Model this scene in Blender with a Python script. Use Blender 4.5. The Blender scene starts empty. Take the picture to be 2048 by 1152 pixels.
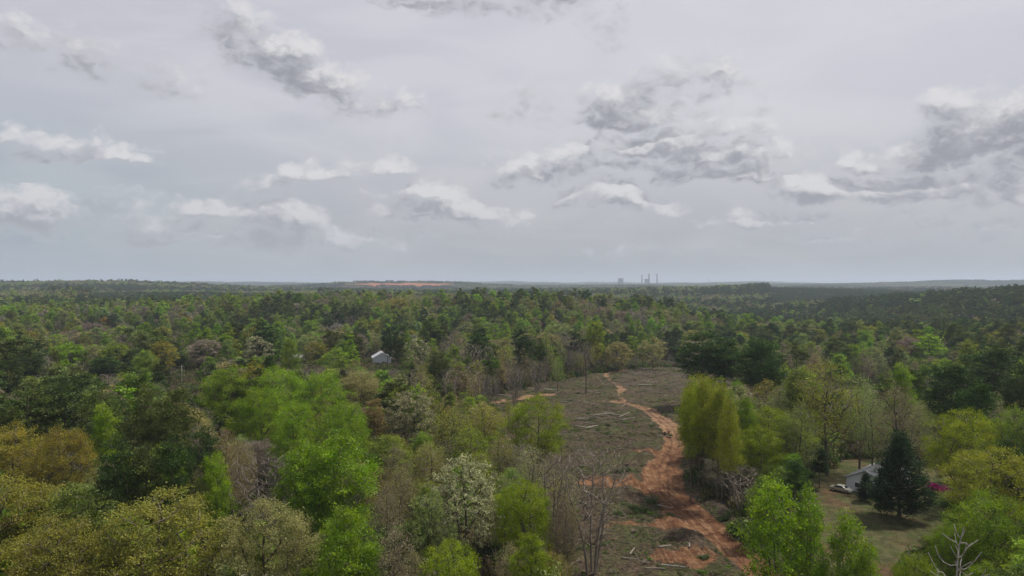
import bpy, math, random
import numpy as np
from mathutils import Vector, Matrix, Euler

R = math.radians
rng = np.random.default_rng(7)
random.seed(7)
scene = bpy.context.scene
COL = scene.collection

# ------------------------------------------------------------------ camera
CAM_H = 45.0
F = 1462.0           # focal length in pixels of the 2048 wide photograph
YH = 567.0           # row of the level line of sight
cam = bpy.data.cameras.new('camera')
cam.sensor_width = 36.0
cam.lens = 36.0 * F / 2048.0
cam.clip_start = 0.5
cam.clip_end = 60000
cam_o = bpy.data.objects.new('camera', cam)
cam_o.location = (0, 0, CAM_H)
cam_o.rotation_euler = (R(90) - math.atan((576 - YH) / F), 0, 0)
COL.objects.link(cam_o)
scene.camera = cam_o
scene.view_settings.view_transform = 'Standard'
scene.view_settings.look = 'None'
scene.view_settings.gamma = 1.0
scene.view_settings.exposure = 0.0
scene.cycles.use_denoising = True
scene.cycles.max_bounces = 6
scene.cycles.diffuse_bounces = 2
scene.cycles.glossy_bounces = 1
scene.cycles.transmission_bounces = 3
scene.cycles.volume_bounces = 1
scene.cycles.use_adaptive_sampling = True
scene.cycles.adaptive_threshold = 0.02

# ------------------------------------------------------------------ node helper
class NT:
    def __init__(s, tree):
        s.t = tree; s.n = tree.nodes; s.l = tree.links
    def new(s, typ, **kw):
        n = s.n.new(typ)
        for k, v in kw.items(): setattr(n, k, v)
        return n
    def put(s, sock, v):
        if isinstance(v, bpy.types.NodeSocket): s.l.new(v, sock)
        elif v is not None: sock.default_value = v
    def math(s, op, a, b=None, c=None, clamp=False):
        n = s.new('ShaderNodeMath', operation=op, use_clamp=clamp)
        for i, v in enumerate((a, b, c)):
            if v is not None: s.put(n.inputs[i], v)
        return n.outputs[0]
    def vec(s, op, a, b=None, c=None, out=0):
        n = s.new('ShaderNodeVectorMath', operation=op)
        for i, v in enumerate((a, b, c)):
            if v is not None: s.put(n.inputs[i], v)
        return n.outputs[out]
    def xyz(s, x=0.0, y=0.0, z=0.0):
        n = s.new('ShaderNodeCombineXYZ')
        for i, v in enumerate((x, y, z)): s.put(n.inputs[i], v)
        return n.outputs[0]
    def noise(s, v, scale, detail=3.0, rough=0.5, dist=0.0, out='Fac', lac=2.0):
        n = s.new('ShaderNodeTexNoise')
        if v is not None: s.put(n.inputs['Vector'], v)
        n.inputs['Scale'].default_value = scale; n.inputs['Detail'].default_value = detail
        n.inputs['Roughness'].default_value = rough; n.inputs['Distortion'].default_value = dist
        n.inputs['Lacunarity'].default_value = lac
        return n.outputs[out]
    def smooth(s, v, a, b, to0=0.0, to1=1.0):
        n = s.new('ShaderNodeMapRange', interpolation_type='SMOOTHSTEP')
        s.put(n.inputs[0], v)
        for i, x in zip((1, 2, 3, 4), (a, b, to0, to1)): s.put(n.inputs[i], x)
        return n.outputs[0]
    def mix(s, f, a, b, typ='MIX'):
        n = s.new('ShaderNodeMix', data_type='RGBA', blend_type=typ)
        s.put(n.inputs[0], f)
        s.put(n.inputs[6], a if isinstance(a, bpy.types.NodeSocket) else (*a, 1) if len(a) == 3 else a)
        s.put(n.inputs[7], b if isinstance(b, bpy.types.NodeSocket) else (*b, 1) if len(b) == 3 else b)
        return n.outputs[2]
    def attr(s, name, typ='GEOMETRY', out='Fac'):
        n = s.new('ShaderNodeAttribute', attribute_name=name, attribute_type=typ)
        return n.outputs[out]

# ------------------------------------------------------------------ sun
SUN_EL, SUN_AZ = R(57), R(62)      # azimuth from the view direction towards the right
sd = Vector((math.sin(SUN_AZ) * math.cos(SUN_EL), math.cos(SUN_AZ) * math.cos(SUN_EL), math.sin(SUN_EL)))
sun = bpy.data.lights.new('sun', 'SUN')
sun.energy = 3.8
sun.angle = R(2.0)
sun.color = (1.0, 0.94, 0.83)
sun_o = bpy.data.objects.new('sun', sun)
sun_o.rotation_euler = sd.to_track_quat('Z', 'Y').to_euler()
COL.objects.link(sun_o)

# ------------------------------------------------------------------ world: hazy spring sky with cumulus
# each cloud: azimuth/elevation given through the photo's pixel angles: (px, py, half width, half height, strength)
CLOUDS = [
    (470,45,60,42,.85),(545,105,85,48,1.0),(625,145,85,36,1.0),(700,185,45,25,.7),(760,195,75,30,.6),(700,225,30,16,.4),
    (25,60,55,42,.55),(180,100,110,45,.5),(330,165,55,28,.5),(270,125,60,30,.35),
    (60,268,120,20,.55),(175,270,40,14,.5),(110,298,80,14,.5),(235,305,62,20,.75),
    (455,408,85,22,.85),(40,412,72,44,1.0),(70,440,60,20,.4),(130,420,120,26,.45),(300,440,60,35,.55),(330,450,90,40,.85),(560,440,78,46,1.05),
    (450,468,120,32,.6),(700,478,130,30,.7),(800,495,80,14,.3),
    (640,345,60,24,.75),(545,365,40,22,.6),(785,330,46,20,.75),(720,335,40,10,.4),(700,370,40,20,.4),
    (850,385,55,24,.9),(880,415,110,28,1.0),(780,425,50,18,.7),(950,425,50,24,.85),(1000,450,70,20,.6),(1055,433,22,12,.6),(900,465,80,10,.35),
    (1050,335,60,34,.8),(1125,315,50,38,.85),(1190,300,45,28,.55),(1020,360,50,14,.6),(1060,210,80,32,.3),
    (1215,385,90,32,1.05),(1290,410,70,18,.7),(1300,445,80,14,.45),(1290,500,90,10,.25),
    (1240,195,80,38,.85),(1260,222,95,30,1.0),(1330,150,50,36,.6),(1410,135,60,40,.6),(1420,170,70,30,.35),(1200,50,45,40,.3),
    (1310,280,110,34,.9),(1400,305,150,26,.85),(1470,300,65,34,.85),(1455,255,70,26,.6),(1430,345,120,20,1.0),(1370,330,60,24,.9),(1555,305,35,20,.6),(1300,310,120,20,.7),
    (1980,245,110,52,1.15),(2060,220,60,50,1.1),(1900,230,50,35,.8),(2050,290,80,30,1.0),(1840,290,60,38,.85),(1800,315,110,24,.8),(1920,305,130,22,.7),
    (1620,375,90,30,.95),(1700,385,140,24,.9),(1820,370,120,34,.85),(1950,355,110,32,.85),(1600,400,90,16,.7),(2040,380,60,30,.8),
    (1510,440,55,20,.7),(1580,438,110,18,.7),(1650,432,60,14,.6),(1860,430,90,22,.7),(1960,400,110,18,.65),(1790,405,120,16,.5),
    (1660,470,90,14,.45),(1500,470,60,8,.35),(1900,470,140,16,.35),(1850,490,120,12,.3),(2020,440,70,20,.55),
    (860,5,90,10,.7),(930,10,90,22,.7),(1060,15,60,26,.5),(780,2,60,10,.5),(1000,-40,300,40,.6),
]
world = bpy.data.worlds.new('World')
scene.world = world
world.use_nodes = True
w = NT(world.node_tree)
w.n.clear()
geo = w.new('ShaderNodeTexCoord')
dirv = geo.outputs['Generated']
sepd = w.new('ShaderNodeSeparateXYZ'); w.l.new(dirv, sepd.inputs[0])
dx, dy, dz = sepd.outputs
hyp = w.math('SQRT', w.math('ADD', w.math('MULTIPLY', dx, dx), w.math('ADD', w.math('MULTIPLY', dy, dy), 1e-6)))
el = w.math('DIVIDE', dz, hyp)                   # tangent of the elevation
az = w.math('ARCTAN2', dx, dy)

def cloud_group():
    g = bpy.data.node_groups.new('cumulus_field', 'ShaderNodeTree')
    g.interface.new_socket('P', in_out='INPUT', socket_type='NodeSocketVector')
    g.interface.new_socket('Field', in_out='OUTPUT', socket_type='NodeSocketFloat')
    g.interface.new_socket('Body', in_out='OUTPUT', socket_type='NodeSocketFloat')
    a = NT(g)
    gi = a.new('NodeGroupInput'); go = a.new('NodeGroupOutput')
    P = gi.outputs[0]                              # (az, el, 0)
    st = a.vec('MULTIPLY', P, (1, 1.35, 1))
    w1 = a.noise(st, 9.0, 3.0, 0.55, out='Color')
    w2 = a.noise(st, 38.0, 4.0, 0.6, out='Color')
    wp = a.vec('ADD', P, a.vec('MULTIPLY', a.vec('SUBTRACT', w1, (.5, .5, .5)), (.085, .05, 0)))
    wp = a.vec('ADD', wp, a.vec('MULTIPLY', a.vec('SUBTRACT', w2, (.5, .5, .5)), (.03, .02, 0)))
    sp = a.new('ShaderNodeSeparateXYZ'); a.l.new(wp, sp.inputs[0])
    q = a.xyz(sp.outputs[0], sp.outputs[1], sp.outputs[1])
    best = None
    for (px, py, hw, hh, st_) in CLOUDS:
        u0 = math.atan((px - 1024) / F)
        v0 = (YH - py) / F * math.cos(u0)
        A, B = hw / F * 1.48, hh / F * 1.85
        v0 -= B * .30
        e = a.vec('MULTIPLY_ADD', q, (1 / A, 1 / B, -2.2 / B), (-u0 / A, -v0 / B, 2.2 * v0 / B))
        e = a.vec('MAXIMUM', e, (-99, -99, 0))
        L = a.vec('DOT_PRODUCT', e, e, out=1)
        f = a.math('MULTIPLY_ADD', L, -st_ * .8, st_ * .8)   # a dome
        best = f if best is None else a.math('MAXIMUM', best, f)
    n1 = a.noise(st, 22.0, 6.0, 0.50)
    vo = a.new('ShaderNodeTexVoronoi', feature='SMOOTH_F1'); vo.inputs['Scale'].default_value = 42.0; vo.inputs['Smoothness'].default_value = .35
    vo.inputs['Detail'].default_value = 2.0; vo.inputs['Roughness'].default_value = .55
    a.l.new(a.vec('MULTIPLY', wp, (1, 1.5, 1)), vo.inputs['Vector'])
    body = a.math('MAXIMUM', best, -1.0)
    f = a.math('ADD', body, a.math('MULTIPLY', a.math('SUBTRACT', n1, .5), 1.25))
    f = a.math('ADD', f, a.math('MULTIPLY_ADD', vo.outputs['Distance'], -.48, .38))
    a.l.new(f, go.inputs[0]); a.l.new(body, go.inputs[1])
    return g
CG = cloud_group()
P0 = w.xyz(az, el, 0.0)
def cg(p):
    n = w.new('ShaderNodeGroup'); n.node_tree = CG
    w.l.new(p, n.inputs[0]); return n.outputs
f0, b0 = cg(P0)
f1, b1 = cg(w.vec('ADD', P0, (.008, .020, 0)))
body_lit = w.smooth(w.math('SUBTRACT', b0, b1), -.18, .62)      # top of each cloud lit, base in its own shade
puff = w.smooth(w.math('SUBTRACT', f0, f1), -.65, .95)
lit = w.smooth(w.math('MULTIPLY_ADD', puff, .62, w.math('MULTIPLY', body_lit, .50)), .40, .98)
dens = w.smooth(f0, w.math('MULTIPLY_ADD', body_lit, .14, -.22), w.math('MULTIPLY_ADD', body_lit, -.22, .78))
thick = w.smooth(f0, 0.1, 0.75)
# clear sky between the clouds
sky = w.new('ShaderNodeTexSky', sky_type='NISHITA')
sky.sun_disc = False
sky.sun_elevation = SUN_EL
sky.sun_rotation = SUN_AZ
sky.air_density = 1.4; sky.dust_density = 3.0; sky.ozone_density = 1.0
skyc = w.vec('SCALE', sky.outputs[0])
skyn = w.n[-1]; skyn.inputs['Scale'].default_value = 0.10
veil_hi, veil_lo, veil_left = (.615, .61, .66), (.45, .468, .50), (.39, .46, .525)
elc = w.smooth(el, 0.0, 0.26)
veil = w.mix(elc, veil_lo, veil_hi)
veil = w.mix(w.math('MULTIPLY', w.smooth(az, -.15, -.75), w.smooth(el, .30, .05)), veil, veil_left)
cir = w.noise(w.vec('MULTIPLY', P0, (1, 3.2, 1)), 4.5, 4.0, 0.5, 0.6)
veil = w.mix(w.smooth(cir, .35, .68), w.mix(1.0, veil, (.93, .93, .955), 'MULTIPLY'), w.mix(1.0, veil, (1.08, 1.07, 1.055), 'MULTIPLY'))
glow = w.math('MULTIPLY', w.smooth(w.math('ABSOLUTE', w.math('SUBTRACT', az, .22)), .62, .0), w.smooth(el, .06, .3))
veil = w.mix(w.math('MULTIPLY', glow, .55), veil, (.73, .72, .75))
base = w.mix(0.88, skyc, veil)
# cloud colours
ccol = w.mix(w.smooth(f0, .10, .85), (.52, .525, .56), (.30, .308, .35))
ccol = w.mix(w.math('MULTIPLY', lit, 1.0), ccol, (.73, .72, .735))
ccol = w.mix(w.smooth(el, .16, .0), ccol, w.mix(.6, ccol, (.47, .49, .525)))      # distance softens the low ones
front = w.mix(w.math('MULTIPLY', dens, .92), base, ccol)
bg1 = w.new('ShaderNodeBackground'); w.l.new(front, bg1.inputs[0])
# everywhere else: same veil with loose clouds
cn = w.noise(w.vec('MULTIPLY', dirv, (1, 1, 2)), 3.0, 3.0, .55)
back = w.mix(w.math('MULTIPLY', w.smooth(cn, .5, .66), .6), w.mix(0.82, skyc, veil_hi), (.47, .475, .51))
bg2 = w.new('ShaderNodeBackground'); w.l.new(back, bg2.inputs[0])
inside = w.math('MULTIPLY', w.math('LESS_THAN', el, .47), w.math('LESS_THAN', w.math('ABSOLUTE', az), 1.0))
inside = w.math('MULTIPLY', inside, w.math('GREATER_THAN', el, -.05))
mx = w.new('ShaderNodeMixShader'); w.l.new(inside, mx.inputs[0])
w.l.new(bg2.outputs[0], mx.inputs[1]); w.l.new(bg1.outputs[0], mx.inputs[2])
wo = w.new('ShaderNodeOutputWorld'); w.l.new(mx.outputs[0], wo.inputs[0])
world.cycles.sampling_method = 'MANUAL'
world.cycles.sample_map_resolution = 512

# ------------------------------------------------------------------ numpy noise and terrain
def _h(ix, iy, s):
    n = (ix * 374761393 + iy * 668265263 + s * 1442695041) & 0xFFFFFFFF
    n = ((n ^ (n >> 13)) * 1274126177) & 0xFFFFFFFF
    return ((n ^ (n >> 16)) & 0xFFFF) / 65535.0
def vn(x, y, s=0):
    x = np.asarray(x, float); y = np.asarray(y, float)
    ix = np.floor(x).astype(np.int64); iy = np.floor(y).astype(np.int64)
    fx = x - ix; fy = y - iy
    fx = fx * fx * (3 - 2 * fx); fy = fy * fy * (3 - 2 * fy)
    a = _h(ix, iy, s); b = _h(ix + 1, iy, s); c = _h(ix, iy + 1, s); d = _h(ix + 1, iy + 1, s)
    return (a + (b - a) * fx) * (1 - fy) + (c + (d - c) * fx) * fy
def fbm(x, y, s=0, o=4):
    t = 0; a = .5; n = 0
    for i in range(o):
        t = t + a * vn(x, y, s + i); n += a
        x = np.asarray(x) * 2.03; y = np.asarray(y) * 2.03; a *= .5
    return t / n
def sst(x, a, b):
    t = np.clip((np.asarray(x, float) - a) / (b - a), 0, 1)
    return t * t * (3 - 2 * t)
def G(px, py, z=0.0):
    """ground point seen at a pixel, for ground height z"""
    d = (CAM_H - z) * F / (py - YH)
    return ((px - 1024) / F * d, d)
def gauss(x, y, cx, cy, sx, sy):
    return np.exp(-((x - cx) / sx) ** 2 - ((y - cy) / sy) ** 2)
def hz(x, y):
    x = np.asarray(x, float); y = np.asarray(y, float)
    r = np.hypot(x, y)
    z = 0.0 * r
    z = z - 9 * np.exp(-((y - 545) / 95) ** 2) * sst(x, -420, -200) * sst(x, 300, 150) - 6 * gauss(x, y, -300, 560, 160, 130)
    z = z + 15.5 * np.exp(-((y - 740) / 120) ** 2) * sst(x, -560, -180) * sst(x, 260, 110)
    z = z - 24 * gauss(x, y, 370, 900, 200, 360) - 8 * gauss(x, y, 500, 1500, 500, 250) - 8 * gauss(x, y, 60, 1150, 500, 220)
    z = z - 9 * gauss(x, y, 170, 420, 90, 110) * sst(x, 70, 150)
    z = z + 20 * gauss(x, y, 700, 960, 240, 260)
    z = z + 15 * gauss(x, y, 800, 2050, 420, 420)
    z = z + 11 * gauss(x, y, -700, 1500, 480, 280)
    z = z + 30 * gauss(x, y, -1650, 2500, 800, 600)
    z = z + 37 * gauss(x, y, 4100, 5600, 2300, 700)
    z = z + 10 * gauss(x, y, 600, 4300, 900, 500)
    mm = gauss(x, y, -640, 4050, 560, 420)
    z = z + 44 * mm - 16 * gauss(x, y, -620, 3300, 700, 380)
    m = sst(r, 900, 2500) * (1 - np.clip(mm * 1.6, 0, 1)) * (1 - .7 * gauss(x, y, -560, 3200, 600, 500))
    z = z + m * (fbm(x / 700, y / 520, 11, 3) - .5) * 26
    z = z + sst(r, 5200, 12500) * 34 + sst(r, 5000, 10000) * (fbm(x / 1300, y / 1300, 21, 4) - .5) * 105
    z = z + sst(r, 60, 500) * (fbm(x / 90, y / 90, 5, 3) - .5) * 3.0
    z = z + (fbm(x / 14, y / 14, 8, 3) - .5) * .7 * sst(r, 3000, 1500)
    return z

def inpoly(x, y, poly):
    x = np.asarray(x, float); y = np.asarray(y, float)
    c = np.zeros(x.shape, bool)
    n = len(poly)
    for i in range(n):
        x1, y1 = poly[i]; x2, y2 = poly[(i + 1) % n]
        cond = ((y1 > y) != (y2 > y))
        with np.errstate(divide='ignore', invalid='ignore'):
            xi = (x2 - x1) * (y - y1) / (y2 - y1 + 1e-12) + x1
        c ^= cond & (x < xi)
    return c
def dist_line(x, y, pts, wid):
    """signed 'inside' value along a polyline with widths: >0 inside"""
    best = np.full(np.shape(x), -1e9)
    for (a, wa), (b, wb) in zip(zip(pts[:-1], wid[:-1]), zip(pts[1:], wid[1:])):
        ax, ay = a; bx, by = b
        L2 = (bx - ax) ** 2 + (by - ay) ** 2
        t = np.clip(((x - ax) * (bx - ax) + (y - ay) * (by - ay)) / L2, 0, 1)
        d = np.hypot(x - ax - t * (bx - ax), y - ay - t * (by - ay))
        best = np.maximum(best, (wa + (wb - wa) * t) / 2 - d)
    return best
CLEAR = [G(*p) for p in [(1120,1400),(1100,1152),(1075,1040),(1030,930),(985,850),(945,808),(1000,788),(1100,765),(1200,744),(1330,722),(1450,716),
                         (1560,728),(1590,760),(1480,790),(1400,830),(1385,900),(1385,960),(1450,1040),(1540,1110),(1640,1400)]]
CLEAR2 = [G(*p) for p in [(1560,770),(1640,752),(1760,745),(1860,760),(1880,800),(1830,860),(1640,870),(1590,830)]]    # cut-over patch beyond the grove
YARD = [G(*p) for p in [(1620,950),(1700,915),(1900,915),(1960,1000),(1890,1070),(1800,1152),(1780,1300),(1640,1300),(1640,1120),(1600,1030)]]
TRACK = [G(*p) for p in [(1660,1260),(1532,1150),(1462,1090),(1400,1035),(1330,985),(1325,935),(1352,888),(1340,852),(1298,820),(1240,803)]]
TRACKW = [8, 6.0, 5.5, 7.5, 10.5, 9, 5.5, 6.5, 5.5, 2.5]
TRACK2 = [G(*p) for p in [(1250,806),(1236,790),(1245,778),(1218,757),(1212,744),(1260,734),(1350,727)]]
TRACK2W = [2, 2, 3, 2.6, 4, 2, 2]
SPURS = [([G(*p) for p in [(1160,958),(1230,968),(1330,975)]], [5, 8, 12]),
         ([G(*p) for p in [(1200,1052),(1300,1045),(1410,1055)]], [4, 6, 6]),
         ([G(*p) for p in [(1235,905),(1270,900),(1330,905)]], [1.0, 3, 3]),
         ([G(*p) for p in [(1350,1120),(1400,1112)]], [5, 6]),
         ([G(*p) for p in [(1000,805),(1080,790),(1150,785)]], [3, 4, 1]),
         ([G(*p) for p in [(1195,802),(1250,806)]], [3, 3.5])]
MINE = (-600., 3950., 340., 230.)
def clay_amt(x, y):
    wob = (fbm(x / 5, y / 5, 31, 3) - .5) * 4.5
    a = sst(dist_line(x, y, TRACK, TRACKW) + wob * .55, -1.0, 1.4)
    b = sst(dist_line(x, y, TRACK2, TRACK2W) + wob, -1.2, 1.5) * .75
    c = a * 0
    for p, w_ in SPURS:
        c = np.maximum(c, sst(dist_line(x, y, p, w_) + wob * 2.2, -2.5, 2.5) * .8)
    return np.maximum(np.maximum(a, b), c)

def build_ground():
    half = R(47)
    ang = np.concatenate([np.linspace(-half, half, 760), np.linspace(half, 2 * math.pi - half, 90)[1:-1]])
    rad = [2.0]
    while rad[-1] < 24000:
        r = rad[-1]
        rad.append(r * (1.12 if r < 55 else 1.0075 if r < 420 else 1.011 if r < 3000 else 1.02))
    rad = np.array(rad)
    na, nr = len(ang), len(rad)
    A, Rr = np.meshgrid(ang, rad)
    X = Rr * np.sin(A); Y = Rr * np.cos(A)
    Z = hz(X, Y)
    Z[0] = Z[0].mean()
    V = np.stack([X, Y, Z], -1).reshape(-1, 3)
    i = np.arange(nr - 1)[:, None]; j = np.arange(na)[None, :]
    j2 = (j + 1) % na
    Q = np.stack([i * na + j, i * na + j2, (i + 1) * na + j2, (i + 1) * na + j], -1).reshape(-1, 4)
    x, y = V[:, 0], V[:, 1]
    near = (np.hypot(x, y) < 520) & (y > 0)
    clay = np.zeros(len(V)); open_ = np.zeros(len(V)); yard = np.zeros(len(V))
    xn, yn = x[near], y[near]
    clay[near] = clay_amt(xn, yn)
    jx, jy = (fbm(xn / 6, yn / 6, 41) - .5) * 9, (fbm(xn / 6, yn / 6, 45) - .5) * 9
    open_[near] = (inpoly(xn + jx, yn + jy, CLEAR) | inpoly(xn + jx, yn + jy, CLEAR2)).astype(float)
    yard[near] = inpoly(xn + jx * .5, yn + jy * .5, YARD).astype(float)
    mx_, my_, ma, mb = MINE
    q = ((x - mx_) / ma) ** 2 + ((y - my_) / mb) ** 2 + (fbm(x / 120, y / 120, 77) - .5) * .9
    mine = sst(q, 1.15, .85)
    # bank beside the track
    edge = dist_line(xn, yn, TRACK, TRACKW)
    V[near, 2] += open_[near] * (1 - clay[near]) * ((fbm(xn / 4.5, yn / 4.5, 55, 3) - .5) * 1.5 + (fbm(xn / 1.6, yn / 1.6, 57, 2) - .5) * .5)
    V[near, 2] -= sst(edge, -2.0, 1.5) * .45
    V[near, 2] += np.exp(-((edge + 2.6) / 1.1) ** 2) * .55 * (xn > 25) * (yn < 210) * (.5 + fbm(xn / 3, yn / 3, 51))
    rr = np.hypot(x, y)
    far = sst(rr, 2600, 3400) * (1 - mine)
    cano = far * (12 + (fbm(x / 25, y / 25, 61, 3) - .5) * 12)
    V[:, 2] += cano
    lane = np.full(len(V), 9.0); lane[near] = -dist_line(xn, yn, TRACK, [0] * len(TRACK))
    istrack = np.zeros(len(V), bool)
    istrack[near] = np.maximum(sst(edge, -1.0, -.2), sst(dist_line(xn, yn, TRACK2, TRACK2W), -.6, 0)) > .5
    fq = istrack[Q].all(1)
    return V, Q, fq, dict(lane=lane, far0=(rr > 2500).astype(float), clay=np.maximum(clay, mine), clearing=open_, yard=yard, far=far)

def mk_mesh(name, V, Q, mats, mi=None, fatt=None, vatt=None, smooth=False):
    me = bpy.data.meshes.new(name)
    V = np.asarray(V, np.float32); Q = np.asarray(Q, np.int32)
    me.vertices.add(len(V)); me.vertices.foreach_set('co', V.ravel())
    me.loops.add(Q.size); me.loops.foreach_set('vertex_index', Q.ravel())
    me.polygons.add(len(Q))
    me.polygons.foreach_set('loop_start', np.arange(0, Q.size, Q.shape[1], dtype=np.int32))
    me.polygons.foreach_set('loop_total', np.full(len(Q), Q.shape[1], np.int32))
    if mi is not None: me.polygons.foreach_set('material_index', np.asarray(mi, np.int32))
    if smooth: me.polygons.foreach_set('use_smooth', np.ones(len(Q), bool))
    for dom, att in (('FACE', fatt), ('POINT', vatt)):
        for k, a in (att or {}).items():
            at = me.attributes.new(k, 'FLOAT', dom)
            at.data.foreach_set('value', np.asarray(a, np.float32))
    for m in mats: me.materials.append(m)
    me.update(calc_edges=True)
    return me
def link(name, me, parent=None):
    o = bpy.data.objects.new(name, me)
    COL.objects.link(o)
    if parent is not None: o.parent = parent
    return o
def tag(o, label=None, cat=None, group=None, kind=None):
    if label: o['label'] = label
    if cat: o['category'] = cat
    if group: o['group'] = group
    if kind: o['kind'] = kind
    return o
def empty(name, loc, rz=0.0, **kw):
    o = bpy.data.objects.new(name, None)
    o.empty_display_size = .5
    o.location = loc; o.rotation_euler = (0, 0, rz)
    COL.objects.link(o)
    return tag(o, **kw)

# ------------------------------------------------------------------ materials
def material(name):
    m = bpy.data.materials.new(name); m.use_nodes = True
    t = NT(m.node_tree); t.n.clear()
    out = t.new('ShaderNodeOutputMaterial')
    return m, t, out
def simple(name, col, rough=.7, var=.25, scale=3.0, metallic=0.0, spec=.3):
    m, t, out = material(name)
    b = t.new('ShaderNodeBsdfPrincipled')
    tc = t.new('ShaderNodeTexCoord')
    n = t.noise(tc.outputs['Object'], scale, 4.0, .6)
    c = t.mix(n, tuple(max(0, x * (1 - var)) for x in col), tuple(min(1, x * (1 + var)) for x in col))
    t.l.new(c, b.inputs['Base Color'])
    b.inputs['Roughness'].default_value = rough; b.inputs['Metallic'].default_value = metallic
    b.inputs['Specular IOR Level'].default_value = spec
    t.l.new(b.outputs[0], out.inputs[0])
    return m

def leaf_material(name, trans=.36, gloss=.015, vlo=.62, vhi=1.38):
    m, t, out = material(name)
    tint = t.attr('tint', 'INSTANCER', 'Color')
    v = t.attr('v')
    oi = t.new('ShaderNodeObjectInfo')
    k = t.smooth(v, 0, 1, vlo * 1.16, vhi * 1.16)
    k = t.math('MULTIPLY', k, t.math('MULTIPLY_ADD', oi.outputs['Random'], .24, .88))
    hs = t.new('ShaderNodeHueSaturation')
    tc = t.new('ShaderNodeTexCoord')
    pn = t.noise(tc.outputs['Object'], .33, 2, .5)
    t.put(hs.inputs['Hue'], t.math('ADD', t.math('MULTIPLY_ADD', v, -.035, .49), t.math('MULTIPLY', pn, .055)))
    t.put(hs.inputs['Saturation'], t.math('MULTIPLY_ADD', t.noise(tc.outputs['Object'], .8, 1, .5), -.5, 1.38))
    t.put(hs.inputs['Value'], t.math('MULTIPLY', k, t.math('MULTIPLY_ADD', pn, .5, .75)))
    t.put(hs.inputs['Color'], tint)
    d = t.new('ShaderNodeBsdfDiffuse'); t.l.new(hs.outputs[0], d.inputs[0])
    tr = t.new('ShaderNodeBsdfTranslucent'); t.l.new(hs.outputs[0], tr.inputs[0])
    ms = t.new('ShaderNodeMixShader'); ms.inputs[0].default_value = trans
    t.l.new(d.outputs[0], ms.inputs[1]); t.l.new(tr.outputs[0], ms.inputs[2])
    gl = t.new('ShaderNodeBsdfGlossy'); gl.inputs['Roughness'].default_value = .45
    m2 = t.new('ShaderNodeMixShader'); m2.inputs[0].default_value = gloss
    t.l.new(ms.outputs[0], m2.inputs[1]); t.l.new(gl.outputs[0], m2.inputs[2])
    t.l.new(m2.outputs[0], out.inputs[0])
    return m
def bark_material(name, c0, c1):
    m, t, out = material(name)
    tc = t.new('ShaderNodeTexCoord')
    n = t.noise(t.vec('MULTIPLY', tc.outputs['Object'], (1, 1, .25)), 4.0, 4.0, .65)
    oi = t.new('ShaderNodeObjectInfo')
    c = t.mix(t.smooth(n, .3, .7), c0, c1)
    hs = t.new('ShaderNodeHueSaturation'); t.put(hs.inputs['Color'], c)
    t.put(hs.inputs['Value'], t.math('MULTIPLY_ADD', oi.outputs['Random'], .5, .75))
    d = t.new('ShaderNodeBsdfDiffuse'); t.l.new(hs.outputs[0], d.inputs[0])
    t.l.new(d.outputs[0], out.inputs[0])
    return m
M_leaf = leaf_material('leaf')
M_needle = leaf_material('needle', .2, .012, .6, 1.4)
M_bark = bark_material('bark', (.06, .047, .036), (.16, .13, .10))
M_twig = bark_material('twig', (.15, .125, .10), (.28, .24, .20))
M_dead = bark_material('bleached_wood', (.25, .22, .19), (.48, .44, .39))

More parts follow.
